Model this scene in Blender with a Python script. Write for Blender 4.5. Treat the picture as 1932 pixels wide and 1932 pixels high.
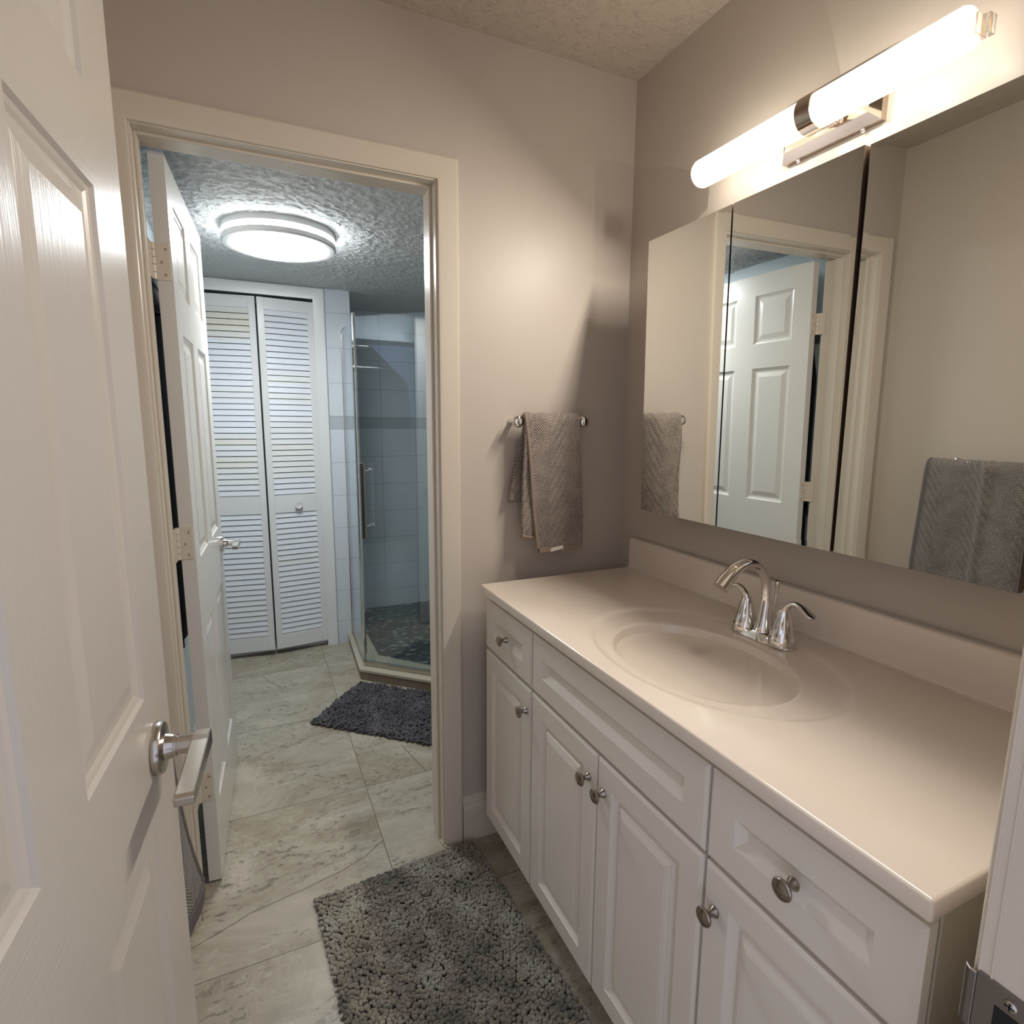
import bpy, bmesh, math, random
import numpy as np
from mathutils import Vector, Matrix, Euler, Quaternion
R = math.radians
for o in list(bpy.data.objects):
    bpy.data.objects.remove(o)
SC = bpy.context.scene
COL = SC.collection
# ------------------------------------------------------------------ camera
CAM = (-1.1573, -1.6051, 1.3742); YAW, PITCH, ROLL, FPX = 0.4316, -0.1553, 0.0070, 1066.44
fw = Vector((math.sin(YAW)*math.cos(PITCH), math.cos(YAW)*math.cos(PITCH), math.sin(PITCH)))
rt = Vector((math.cos(YAW), -math.sin(YAW), 0)); up = rt.cross(fw)
r2 = math.cos(ROLL)*rt + math.sin(ROLL)*up; u2 = -math.sin(ROLL)*rt + math.cos(ROLL)*up
cd = bpy.data.cameras.new('camera'); cam = bpy.data.objects.new('camera', cd); COL.objects.link(cam)
cam.matrix_world = Matrix(((r2.x, u2.x, -fw.x, CAM[0]), (r2.y, u2.y, -fw.y, CAM[1]), (r2.z, u2.z, -fw.z, CAM[2]), (0, 0, 0, 1)))
cd.sensor_fit = 'HORIZONTAL'; cd.sensor_width = 36; cd.lens = FPX/1932*36; cd.clip_start = 0.01
SC.camera = cam
# ------------------------------------------------------------------ world (dim daylight of the bedroom behind the camera), exposure
W = bpy.data.worlds.new('world'); SC.world = W; W.use_nodes = True
W.node_tree.nodes['Background'].inputs[0].default_value = (0.78, 0.81, 1.0, 1)
W.node_tree.nodes['Background'].inputs[1].default_value = 0.80
VS = SC.view_settings
SC.display_settings.display_device = 'sRGB'
VS.view_transform = 'Standard'; VS.look = 'None'; VS.gamma = 1.0; VS.use_curve_mapping = False; VS.exposure = 0.38
VANITY_COL = (1.0, 0.925, 0.83); VANITY_W = 8.6; VANITY_P = 0.65; VANITY_TUBE = 2.2
HALL_COL = (0.86, 0.94, 1.0); HALL_E = 38.0
def lamp(name, kind, loc, energy, color, **kw):
    l = bpy.data.lights.new(name, kind); l.energy = energy; l.color = color
    for k, v in kw.items(): setattr(l, k, v)
    o = bpy.data.objects.new(name, l); COL.objects.link(o); o.location = loc
    return o
# ------------------------------------------------------------------ materials
def srgb(r, g, b):
    f = lambda c: (c/255/12.92) if c/255 <= .04045 else ((c/255+.055)/1.055)**2.4
    return (f(r), f(g), f(b), 1)
class N:
    """tiny node-graph helper"""
    def __init__(s, name):
        s.m = bpy.data.materials.new(name); s.m.use_nodes = True; s.t = s.m.node_tree
        s.b = s.t.nodes['Principled BSDF']; s.out = s.t.nodes['Material Output']
    def n(s, typ, **kw):
        x = s.t.nodes.new(typ)
        for k, v in kw.items():
            if k.startswith('_'): setattr(x, k[1:], v)
        return x
    def l(s, a, b): s.t.links.new(a, b)
    def put(s, v, sock):
        if hasattr(v, 'links') or isinstance(v, bpy.types.NodeSocket): s.l(v, sock)
        else: sock.default_value = v
    def math(s, op, a, b=0.0, c=None):
        x = s.t.nodes.new('ShaderNodeMath'); x.operation = op
        s.put(a, x.inputs[0]); s.put(b, x.inputs[1])
        if c is not None: s.put(c, x.inputs[2])
        return x.outputs[0]
    def coord(s, kind='Object'):
        return s.t.nodes.new('ShaderNodeTexCoord').outputs[kind]
    def wpos(s): return s.t.nodes.new('ShaderNodeNewGeometry').outputs['Position']
    def xyz(s, v):
        x = s.t.nodes.new('ShaderNodeSeparateXYZ'); s.l(v, x.inputs[0]); return x.outputs
    def comb(s, a, b, c):
        x = s.t.nodes.new('ShaderNodeCombineXYZ')
        for i, q in enumerate((a, b, c)): s.put(q, x.inputs[i])
        return x.outputs[0]
    def map(s, v, scale=(1, 1, 1), rot=(0, 0, 0), loc=(0, 0, 0)):
        x = s.t.nodes.new('ShaderNodeMapping'); s.l(v, x.inputs[0])
        x.inputs['Location'].default_value = loc; x.inputs['Rotation'].default_value = rot; x.inputs['Scale'].default_value = scale
        return x.outputs[0]
    def noise(s, v, scale=5, detail=3, rough=.5, dist=0, out=0):
        x = s.t.nodes.new('ShaderNodeTexNoise'); s.l(v, x.inputs['Vector'])
        x.inputs['Scale'].default_value = scale; x.inputs['Detail'].default_value = detail
        x.inputs['Roughness'].default_value = rough; x.inputs['Distortion'].default_value = dist
        return x.outputs[out]
    def voro(s, v, scale=5, feature='F1', out='Distance'):
        x = s.t.nodes.new('ShaderNodeTexVoronoi'); x.feature = feature; s.l(v, x.inputs['Vector']); x.inputs['Scale'].default_value = scale
        return x.outputs[out]
    def ramp(s, f, stops, interp='LINEAR'):
        x = s.t.nodes.new('ShaderNodeValToRGB'); x.color_ramp.interpolation = interp; s.l(f, x.inputs[0])
        e = x.color_ramp.elements
        while len(e) < len(stops): e.new(.5)
        for i, (p, c) in enumerate(stops):
            e[i].position = p; e[i].color = c if len(c) == 4 else (*c, 1)
        return x.outputs[0]
    def mix(s, f, a, b, mode='MIX'):
        x = s.t.nodes.new('ShaderNodeMix'); x.data_type = 'RGBA'; x.blend_type = mode
        s.put(f, x.inputs[0]); s.put(a, x.inputs[6]); s.put(b, x.inputs[7])
        return x.outputs[2]
    def bump(s, h, strength=.2, dist=.002, normal=None):
        x = s.t.nodes.new('ShaderNodeBump'); s.l(h, x.inputs['Height']); x.inputs['Strength'].default_value = strength; x.inputs['Distance'].default_value = dist
        if normal is not None: s.l(normal, x.inputs['Normal'])
        s.l(x.outputs[0], s.b.inputs['Normal']); return x.outputs[0]
    def set(s, color=None, rough=None, metal=None, spec=None, coat=None):
        if color is not None: s.put(color, s.b.inputs['Base Color'])
        if rough is not None: s.put(rough, s.b.inputs['Roughness'])
        if metal is not None: s.b.inputs['Metallic'].default_value = metal
        if spec is not None: s.b.inputs['Specular IOR Level'].default_value = spec
        if coat is not None: s.b.inputs['Coat Weight'].default_value = coat; s.b.inputs['Coat Roughness'].default_value = .08
        return s
def paint(name, col, rough=.5, var=.04, bump=.08, scale=60, spec=.5):
    g = N(name); w = g.wpos(); f = g.noise(w, 2.2, 3)
    c2 = tuple(min(1, c*(1+var)) for c in col[:3]) + (1,); c1 = tuple(c*(1-var) for c in col[:3]) + (1,)
    g.set(g.ramp(f, [(.3, c1), (.7, c2)]), rough, spec=spec)
    g.bump(g.noise(w, scale, 2), bump, .001)
    return g.m
M = {}
M['wall'] = paint('wall_paint_greige', srgb(195, 184, 171), .42, .02, .10, 45, .35)
M['wall_hall'] = paint('hall_wall_paint', srgb(186, 196, 200), .5, .02, .1, 45)
M['trim'] = paint('trim_gloss_paint', srgb(214, 203, 186), .24, .02, .012, 25)
M['trim_white'] = paint('white_gloss_paint', srgb(222, 222, 220), .25, .02, .015, 25)
M['cab'] = paint('cabinet_satin_white', srgb(224, 217, 205), .36, .015, .03, 40)
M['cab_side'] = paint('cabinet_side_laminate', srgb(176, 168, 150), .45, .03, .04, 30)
M['dark'] = paint('shadow_gap_black', srgb(22, 20, 20), .8)
M['closet'] = paint('closet_dark_interior', srgb(70, 72, 78), .9)
def grain(name, axis):
    g = N(name); v = g.coord('Object')
    sc = (14, 14, 160) if axis == 'x' else (190, 60, 5)
    sc = (7, 60, 230) if axis == 'x' else (230, 60, 7)
    n1 = g.noise(g.map(v, sc), 1, 3, .6, .6)
    w = g.noise(v, 2, 2)
    g.set(g.ramp(w, [(.3, srgb(194, 185, 173)), (.7, srgb(200, 192, 181))]), .30)
    g.bump(n1, .35, .0012); return g.m
M['door_v'] = grain('door_paint_grain_upright', 'z'); M['door_h'] = grain('door_paint_grain_level', 'x')
M['door2'] = paint('hall_door_paint', srgb(218, 214, 206), .27, .02, .06, 60)
def metal(name, col, rough, brushed=False):
    g = N(name); g.set(col, rough, 1)
    f = g.noise(g.wpos(), 420 if brushed else 30, 2)
    r = g.math('MULTIPLY_ADD', f, .05, max(0, rough-.05)); g.put(r, g.b.inputs['Roughness']); return g.m
M['chrome'] = metal('polished_chrome', (.78, .76, .74, 1), .07)
M['warm_chrome'] = metal('warm_polished_metal', (.50, .42, .35, 1), .10)
M['nickel'] = metal('brushed_nickel', (.50, .46, .41, 1), .26, True)
M['pewter'] = metal('aged_pewter', (.33, .29, .25, 1), .27, True)
M['steel'] = metal('worn_steel_plate', (.27, .25, .24, 1), .38, True)
g = N('mirror_silver'); g.set(g.ramp(g.noise(g.wpos(), 3), [(0, (.83, .84, .81, 1)), (1, (.86, .87, .84, 1))]), 0.0, 1); M['mirror'] = g.m
g = N('cultured_marble'); f = g.noise(g.wpos(), 1.4, 4, .6, 1.2)
g.set(g.ramp(f, [(.3, srgb(226, 212, 197)), (.7, srgb(233, 221, 208))]), .17, coat=.3); g.bump(g.noise(g.wpos(), 12), .01, .001); M['marble'] = g.m
# textured ceilings
def ceil(name, col, sc, st, thr, bd=.006):
    g = N(name); w = g.wpos()
    a = g.noise(w, sc, 4, .6, 1.2); h = g.ramp(a, [(thr-.03, (0, 0, 0, 1)), (thr+.08, (1, 1, 1, 1))])
    b = g.noise(w, sc*3, 2)
    hh = g.math('ADD', h, g.math('MULTIPLY', b, .4))
    g.set(g.ramp(g.noise(w, 2), [(.3, col), (.7, tuple(c*1.04 for c in col[:3])+(1,))]), .75, spec=.2)
    g.bump(hh, st, bd); return g.m
M['ceil'] = ceil('knockdown_ceiling', srgb(196, 184, 168), 38, .42, .56, .010)
M['ceil2'] = ceil('popcorn_ceiling', srgb(206, 208, 208), 70, .5, .5, .01)
# floor: large stone-look tiles 0.61 m, staggered, joints at x=-0.833 / y=0.415
def floor_mat():
    g = N('stone_look_floor_tile'); w = g.wpos(); X, Y, Z = g.xyz(w)[:3]
    T = .61
    yy = g.math('DIVIDE', g.math('SUBTRACT', Y, .415+.0), T); row = g.math('FLOOR', yy)
    off = 0.0
    xx = g.math('ADD', g.math('DIVIDE', g.math('SUBTRACT', X, -.833), T), off)
    fx = g.math('FRACT', xx); fy = g.math('FRACT', yy)
    def edge(f): return g.math('MINIMUM', f, g.math('SUBTRACT', 1.0, f))
    e = g.math('MINIMUM', edge(fx), edge(fy))
    grout = g.math('LESS_THAN', e, .0022)
    cell = g.comb(g.math('FLOOR', xx), row, 0)
    wn = g.n('ShaderNodeTexWhiteNoise'); wn.noise_dimensions = '3D'; g.l(cell, wn.inputs[0])
    vv = g.n('ShaderNodeVectorMath'); vv.operation = 'MULTIPLY_ADD'; g.l(wn.outputs['Color'], vv.inputs[0]); vv.inputs[1].default_value = (7, 7, 7); g.l(w, vv.inputs[2])
    P = vv.outputs[0]
    Pw = g.map(P, (1.0, 1.9, 1), (0, 0, R(-18)))
    big = g.noise(Pw, 2.6, 5, .62, .9)
    base = g.ramp(big, [(.25, srgb(128, 118, 98)), (.42, srgb(156, 146, 126)), (.55, srgb(170, 162, 144)), (.68, srgb(186, 177, 160)), (.82, srgb(146, 134, 114))])
    # fine dark flecks
    fl = g.noise(g.map(P, (1, 2.0, 1), (0, 0, R(-18))), 34, 6, .72, .4)
    flm = g.noise(P, 5, 2)
    fm = g.math('MULTIPLY', g.ramp(fl, [(.54, (0, 0, 0, 1)), (.62, (1, 1, 1, 1))]), g.ramp(flm, [(.38, (0, 0, 0, 1)), (.56, (1, 1, 1, 1))]))
    c = g.mix(g.math('MULTIPLY', fm, .75), base, srgb(84, 76, 62))
    # pale blooms and cracks
    pl = g.noise(g.map(P, (1.6, .8, 1), (0, 0, R(-14))), 4.2, 4, .6, 1.5)
    line = g.math('ABSOLUTE', g.math('SUBTRACT', pl, .5))
    pm = g.ramp(line, [(.0, (1, 1, 1, 1)), (.018, (0, 0, 0, 1))])
    pmm = g.math('MULTIPLY', pm, g.ramp(g.noise(P, 2.1, 2), [(.48, (0, 0, 0, 1)), (.62, (1, 1, 1, 1))]))
    lf = g.ramp(g.noise(g.map(P, (1, 2.0, 1), (.4, 0, R(-18))), 30, 6, .72), [(.56, (0, 0, 0, 1)), (.66, (1, 1, 1, 1))])
    c = g.mix(g.math('MULTIPLY', lf, .35), c, srgb(206, 200, 184))
    c = g.mix(g.math('MULTIPLY', pmm, .28), c, srgb(206, 196, 178))
    ck = g.noise(g.map(P, (.8, 1.5, 1), (0, 0, R(-30))), 1.7, 3, .55, .8)
    cl = g.ramp(g.math('ABSOLUTE', g.math('SUBTRACT', ck, .47)), [(0, (1, 1, 1, 1)), (.0035, (0, 0, 0, 1))])
    clm = g.math('MULTIPLY', cl, g.ramp(g.noise(P, 1.3, 1), [(.5, (0, 0, 0, 1)), (.58, (1, 1, 1, 1))]))
    # one long printed vein, a polyline
    pts = [(-1.46, -.11), (-1.33, -.064), (-1.239, -.026), (-1.065, .008), (-.969, .032), (-.899, .06), (-.833, .108)]
    jit = g.math('MULTIPLY', g.math('SUBTRACT', g.noise(w, 28, 2), .5), .012)
    Yj = g.math('ADD', Y, jit)
    dmin = None
    pts2 = [(-.642, .642), (-.619, .525), (-.595, .415)]; pts3 = [(-1.173, 1.614), (-1.13, 1.50), (-1.092, 1.44)]
    for pp in (pts, pts2, pts3):
        for (ax, ay), (bx, by) in zip(pp[:-1], pp[1:]):
            dx, dy = bx-ax, by-ay; L2 = dx*dx+dy*dy
            px = g.math('SUBTRACT', X, ax); py = g.math('SUBTRACT', Yj, ay)
            t = g.math('MULTIPLY_ADD', px, dx/L2, g.math('MULTIPLY', py, dy/L2)); t.node.use_clamp = True
            qx = g.math('SUBTRACT', px, g.math('MULTIPLY', t, dx)); qy = g.math('SUBTRACT', py, g.math('MULTIPLY', t, dy))
            d = g.math('SQRT', g.math('ADD', g.math('MULTIPLY', qx, qx), g.math('MULTIPLY', qy, qy)))
            dmin = d if dmin is None else g.math('MINIMUM', dmin, d)
    vein = g.ramp(g.math('DIVIDE', dmin, .01), [(.12, (1, 1, 1, 1)), (.3, (0, 0, 0, 1))])
    dark = g.math('MAXIMUM', g.math('MULTIPLY', clm, .25), vein)
    c = g.mix(g.math('MULTIPLY', dark, .72), c, srgb(92, 76, 60))
    c = g.mix(grout, c, srgb(104, 94, 78))
    g.set(c, g.math('MULTIPLY_ADD', big, .25, .25), spec=.4)
    h = g.math('SUBTRACT', g.math('MULTIPLY', g.noise(P, 18, 4), .35), grout)
    g.bump(h, .3, .001); return g.m
M['floor'] = floor_mat()
M['curb'] = paint('curb_stone_tile', srgb(176, 168, 148), .4, .08, .1, 30)
M['curb_face'] = paint('curb_brown_tile', srgb(120, 104, 88), .4, .15, .1, 12)
def tile_mat():
    g = N('glazed_wall_tile'); X, Y, Z = g.xyz(g.wpos())[:3]
    up_ = g.math('GREATER_THAN', Z, 1.375)
    z2 = g.math('SUBTRACT', Z, g.math('MULTIPLY', up_, .0705))
    fz = g.math('FRACT', g.math('DIVIDE', g.math('ADD', z2, .0560), .1985))
    fx = g.math('FRACT', g.math('DIVIDE', g.math('ADD', g.math('ADD', X, Y), .80), .25))
    e = g.math('MINIMUM', g.math('MINIMUM', fz, g.math('SUBTRACT', 1., fz)), g.math('MINIMUM', fx, g.math('SUBTRACT', 1., fx)))
    ln = g.math('LESS_THAN', e, .007)
    ed = g.math('LESS_THAN', g.math('ABSOLUTE', g.math('SUBTRACT', g.math('ABSOLUTE', g.math('SUBTRACT', Z, 1.374)), .036)), .0015)
    lm = g.math('MAXIMUM', ln, ed)
    liner = g.math('LESS_THAN', g.math('ABSOLUTE', g.math('SUBTRACT', Z, 1.374)), .035)
    c = g.mix(liner, srgb(206, 212, 216), srgb(176, 184, 186)); c = g.mix(lm, c, srgb(158, 164, 168))
    g.set(c, .12); g.bump(g.math('SUBTRACT', 1., lm), .25, .001); return g.m
M['tile'] = tile_mat()
def mosaic():
    g = N('dark_mosaic_floor'); w = g.map(g.wpos(), (1, 1, 1), (0, 0, R(8))); X, Y, Z = g.xyz(w)[:3]
    yy = g.math('DIVIDE', Y, .0155); row = g.math('FLOOR', yy)
    xx = g.math('ADD', g.math('DIVIDE', X, .031), g.math('MULTIPLY', g.math('MODULO', g.math('ABSOLUTE', row), 2), .5))
    wn = g.n('ShaderNodeTexWhiteNoise'); g.l(g.comb(g.math('FLOOR', xx), row, 0), wn.inputs[0])
    c = g.ramp(wn.outputs[0], [(0, srgb(30, 34, 34)), (.35, srgb(52, 58, 56)), (.62, srgb(78, 84, 80)), (.82, srgb(112, 122, 114)), (.93, srgb(170, 182, 172))], 'CONSTANT')
    fx = g.math('FRACT', xx); fy = g.math('FRACT', yy)
    e = g.math('MINIMUM', g.math('MINIMUM', g.math('MULTIPLY', fx, 2), g.math('MULTIPLY', g.math('SUBTRACT', 1., fx), 2)), g.math('MINIMUM', fy, g.math('SUBTRACT', 1., fy)))
    gr = g.math('LESS_THAN', e, .09)
    g.set(g.mix(gr, c, srgb(38, 38, 36)), .28); g.bump(g.math('SUBTRACT', 1., gr), .4, .002); return g.m
M['mosaic'] = mosaic()
def glass(name, tint, base=.03):
    m = bpy.data.materials.new(name); m.use_nodes = True; t = m.node_tree; t.nodes.clear()
    o = t.nodes.new('ShaderNodeOutputMaterial'); tr = t.nodes.new('ShaderNodeBsdfTransparent'); tr.inputs[0].default_value = tint
    gl = t.nodes.new('ShaderNodeBsdfGlossy'); gl.inputs['Roughness'].default_value = .0; gl.inputs[0].default_value = (.9, .95, 1, 1)
    fr = t.nodes.new('ShaderNodeFresnel'); fr.inputs[0].default_value = 1.5
    ns = t.nodes.new('ShaderNodeTexNoise'); ns.inputs['Scale'].default_value = 2
    ad = t.nodes.new('ShaderNodeMath'); ad.operation = 'MULTIPLY_ADD'; t.links.new(ns.outputs[0], ad.inputs[0]); ad.inputs[1].default_value = base; t.links.new(fr.outputs[0], ad.inputs[2])
    mx = t.nodes.new('ShaderNodeMixShader'); ge = t.nodes.new('ShaderNodeNewGeometry'); iv = t.nodes.new('ShaderNodeMath'); iv.operation = 'SUBTRACT'; iv.inputs[0].default_value = 1.0; t.links.new(ge.outputs['Backfacing'], iv.inputs[1]); mu = t.nodes.new('ShaderNodeMath'); mu.operation = 'MULTIPLY'; t.links.new(ad.outputs[0], mu.inputs[0]); t.links.new(iv.outputs[0], mu.inputs[1]); t.links.new(mu.outputs[0], mx.inputs[0]); t.links.new(tr.outputs[0], mx.inputs[1]); t.links.new(gl.outputs[0], mx.inputs[2]); t.links.new(mx.outputs[0], o.inputs[0])
    return m
M['glass'] = glass('shower_glass', (.93, .965, .97, 1), .22)
M['glass_clear'] = glass('side_glass', (.97, .985, .98, 1))
def glow(name, col, strength, trans=.0):
    m = bpy.data.materials.new(name); m.use_nodes = True; t = m.node_tree; t.nodes.clear()
    o = t.nodes.new('ShaderNodeOutputMaterial'); e = t.nodes.new('ShaderNodeEmission')
    tc = t.nodes.new('ShaderNodeTexCoord'); ns = t.nodes.new('ShaderNodeTexNoise'); ns.inputs['Scale'].default_value = 3; t.links.new(tc.outputs['Object'], ns.inputs[0])
    cr = t.nodes.new('ShaderNodeValToRGB'); cr.color_ramp.elements[0].color = (*col, 1); cr.color_ramp.elements[1].color = (*[min(1, c*1.03) for c in col], 1)
    t.links.new(ns.outputs[0], cr.inputs[0]); t.links.new(cr.outputs[0], e.inputs[0]); e.inputs[1].default_value = strength
    if trans > 0:
        tr = t.nodes.new('ShaderNodeBsdfTransparent'); mx = t.nodes.new('ShaderNodeMixShader'); mx.inputs[0].default_value = trans
        t.links.new(e.outputs[0], mx.inputs[1]); t.links.new(tr.outputs[0], mx.inputs[2]); t.links.new(mx.outputs[0], o.inputs[0])
    else: t.links.new(e.outputs[0], o.inputs[0])
    return m
M['tube'] = glow('frosted_light_tube', (1.0, .93, .76), VANITY_TUBE, .5)
M['diffuser'] = glow('frosted_ceiling_diffuser', (.90, .95, 1.0), HALL_E)
def towel(name, c1, c2, axis='x', tw=.12):
    g = N(name); v = g.wpos(); X, Y, Z = g.xyz(v)[:3]; U = X if axis == 'x' else Y
    tri = g.math('ABSOLUTE', g.math('SUBTRACT', g.math('FRACT', g.math('DIVIDE', U, tw)), .5))
    q = g.math('MULTIPLY_ADD', tri, tw*1.0, Z)
    wv = g.math('SINE', g.math('MULTIPLY', q, 6.283/.0085))
    v2 = g.math('SINE', g.math('MULTIPLY', g.math('SUBTRACT', U, g.math('MULTIPLY', Z, .9)), 6.283/.0062))
    dots = g.math('MULTIPLY_ADD', wv, .55, g.math('MULTIPLY', v2, .3))
    fz = g.noise(v, 300, 2, .7)
    mk = g.noise(v, 22, 2)
    h = g.math('ADD', g.math('MULTIPLY', dots, g.math('MULTIPLY_ADD', mk, 2.2, -.1)), g.math('MULTIPLY', fz, 2.2))
    patch = g.noise(v, 14, 3)
    cm = g.math('MULTIPLY_ADD', h, .40, g.math('MULTIPLY_ADD', patch, .3, -.18)); cm.node.use_clamp = True
    g.set(g.mix(cm, c1, c2), .95, spec=.1); g.b.inputs['Sheen Weight'].default_value = .25
    g.bump(h, .9, .0028); return g.m
M['towel'] = towel('taupe_terry', srgb(66, 52, 46), srgb(224, 206, 190), 'x', .11)
M['towel_y'] = towel('grey_terry', srgb(70, 64, 60), srgb(190, 180, 170), 'y', .16)
M['hem'] = paint('towel_hem', srgb(146, 128, 114), .9, .05, .5, 400)
M['hem_y'] = paint('towel_hem_grey', srgb(104, 96, 96), .9, .05, .5, 400)
M['black_cloth'] = paint('black_cotton', srgb(20, 20, 24), .95, .1, .4, 300)
M['slate_cloth'] = paint('slate_blue_cotton', srgb(54, 62, 84), .95, .1, .4, 300)
g = N('translucent_acrylic'); g.set(g.ramp(g.noise(g.wpos(), 9), [(0, srgb(240, 238, 230)), (1, srgb(246, 244, 238))]), .2); g.b.inputs['Transmission Weight'].default_value = .7; g.b.inputs['Subsurface Weight'].default_value = .3; M['acrylic'] = g.m
M['mirror_edge'] = paint('mirror_edge_glass', srgb(62, 50, 40), .2)
M['tag'] = paint('white_tag', srgb(228, 220, 205), .8)
def pile(name, cols, sc):
    g = N(name); w = g.wpos()
    f = g.noise(w, sc, 4, .6); f2 = g.noise(w, 160, 1)
    k = g.math('MULTIPLY_ADD', f2, .35, g.math('MULTIPLY', f, .8))
    g.set(g.ramp(k, cols), .95, spec=.15); g.b.inputs['Sheen Weight'].default_value = .3
    g.bump(g.noise(w, 700, 2), .6, .0012); return g.m
M['pile_a'] = pile('grey_chenille', [(.36, srgb(72, 72, 66)), (.48, srgb(112, 110, 98)), (.56, srgb(136, 126, 112)), (.64, srgb(150, 148, 134)), (.8, srgb(170, 168, 156))], 9)
M['pile_b'] = pile('charcoal_chenille', [(.36, srgb(46, 44, 48)), (.55, srgb(74, 71, 75)), (.8, srgb(104, 100, 102))], 9)
M['rug_back'] = paint('rug_backing', srgb(70, 66, 60), .95, .1, .4, 300)
M['caulk'] = paint('white_caulk', srgb(226, 222, 208), .5)
def slat_mat():
    g = N('louver_paint'); X, Y, Z = g.xyz(g.wpos())[:3]
    side = g.math('GREATER_THAN', X, -1.083)
    b = g.noise(g.comb(g.math('MULTIPLY', side, 5.3), .4, g.math('MULTIPLY', g.math('FLOOR', g.math('DIVIDE', Z, .0318)), .085)), 1.15, 3, .6)
    g.set(g.ramp(b, [(.50, srgb(222, 226, 230)), (.60, srgb(222, 220, 210)), (.72, srgb(220, 206, 180))]), .4); return g.m
M['slat'] = slat_mat()
# ------------------------------------------------------------------ mesh helpers
class MB:
    def __init__(s): s.v = []; s.f = []; s.fm = []; s.mi = 0
    def add(s, vs, fs):
        b = len(s.v); s.v += [tuple(v) for v in vs]; s.f += [tuple(b+i for i in f) for f in fs]; s.fm += [s.mi]*len(fs); return s
    def box(s, x0, x1, y0, y1, z0, z1):
        x0, x1 = sorted((x0, x1)); y0, y1 = sorted((y0, y1)); z0, z1 = sorted((z0, z1))
        return s.add([(x0, y0, z0), (x1, y0, z0), (x1, y1, z0), (x0, y1, z0), (x0, y0, z1), (x1, y0, z1), (x1, y1, z1), (x0, y1, z1)],
                     [(0, 3, 2, 1), (4, 5, 6, 7), (0, 1, 5, 4), (1, 2, 6, 5), (2, 3, 7, 6), (3, 0, 4, 7)])
    def prism(s, poly, z0, z1):
        n = len(poly)
        return s.add([(x, y, z0) for x, y in poly] + [(x, y, z1) for x, y in poly],
                     [tuple(range(n))[::-1], tuple(range(n, 2*n))] + [(i, (i+1) % n, n+(i+1) % n, n+i) for i in range(n)])
    def extr(s, prof, p0, p1, a, b):
        """profile points (u,v) along axes a,b swept straight from p0 to p1"""
        p0, p1, a, b = map(Vector, (p0, p1, a, b)); n = len(prof)
        vs = [p0+a*u+b*v for u, v in prof] + [p1+a*u+b*v for u, v in prof]
        return s.add(vs, [tuple(range(n))[::-1], tuple(range(n, 2*n))] + [(i, (i+1) % n, n+(i+1) % n, n+i) for i in range(n)])
    def sweep(s, path, rad, n=16, up_=(0, 0, 1), cap=True, close=False):
        P = [Vector(p) for p in path]; m = len(P); vs = []
        for i, p in enumerate(P):
            if close: t = P[(i+1) % m]-P[i-1]
            else: t = P[min(i+1, m-1)]-P[max(i-1, 0)]
            t.normalize(); u = Vector(up_); a = t.cross(u)
            if a.length < 1e-4: a = t.cross(Vector((1, 0, 0)))
            a.normalize(); b = a.cross(t)
            r = rad[i] if isinstance(rad, (list, tuple)) and not (len(rad) == 2 and not isinstance(rad[0], tuple) and m != 2) else rad
            ra, rb = r if isinstance(r, tuple) else (r, r)
            vs += [p+a*(ra*math.cos(2*math.pi*k/n))+b*(rb*math.sin(2*math.pi*k/n)) for k in range(n)]
        fs = []
        for i in range(m if close else m-1):
            for k in range(n):
                j = (i+1) % m
                fs.append((i*n+k, i*n+(k+1) % n, j*n+(k+1) % n, j*n+k))
        if cap and not close: fs += [tuple(range(n)), tuple(range((m-1)*n, m*n))[::-1]]
        return s.add(vs, fs)
    def lathe(s, prof, o, ax=(0, 0, 1), n=32, ang0=0):
        """profile (radius, height) around axis"""
        o = Vector(o); ax = Vector(ax).normalized(); a = ax.orthogonal().normalized(); b = ax.cross(a); vs = []; m = len(prof)
        for r, h in prof: vs += [o+ax*h+(a*math.cos(2*math.pi*k/n+ang0)+b*math.sin(2*math.pi*k/n+ang0))*max(r, 1e-5) for k in range(n)]
        fs = [(i*n+k, i*n+(k+1) % n, (i+1)*n+(k+1) % n, (i+1)*n+k) for i in range(m-1) for k in range(n)]
        fs += [tuple(range(n))[::-1], tuple(range((m-1)*n, m*n))]
        return s.add(vs, fs)
    def build(s, name, mat, parent=None, smooth=0, bevel=0, local=False, seg=2):
        off = Vector((0, 0, 0))
        if parent is not None and not local:
            p = parent
            while p is not None: off += p.location; p = p.parent
        me = bpy.data.meshes.new(name)
        V = np.array(s.v, float)
        if parent is None:
            off = Vector(((V[:, 0].min()+V[:, 0].max())/2, (V[:, 1].min()+V[:, 1].max())/2, V[:, 2].min()))
        V = V-np.array(off)[None]
        me.from_pydata([tuple(v) for v in V], [], s.f); me.update()
        mats = mat if isinstance(mat, (list, tuple)) else [mat]
        for q in mats: me.materials.append(M[q] if isinstance(q, str) else q)
        if len(mats) > 1: me.polygons.foreach_set('material_index', s.fm)
        bm = bmesh.new(); bm.from_mesh(me); bmesh.ops.recalc_face_normals(bm, faces=bm.faces); bm.to_mesh(me); bm.free()
        if smooth:
            me.polygons.foreach_set('use_smooth', [True]*len(me.polygons)); me.set_sharp_from_angle(angle=R(smooth))
        o = bpy.data.objects.new(name, me); COL.objects.link(o)
        if parent is None: o.location = off
        else: o.parent = parent
        if bevel:
            b = o.modifiers.new('bevel', 'BEVEL'); b.width = bevel; b.segments = seg; b.limit_method = 'ANGLE'; b.angle_limit = R(40)
        return o
def tag(o, label=None, cat=None, group=None, kind=None):
    for k, v in (('label', label), ('category', cat), ('group', group), ('kind', kind)):
        if v: o[k] = v
    return o
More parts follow.
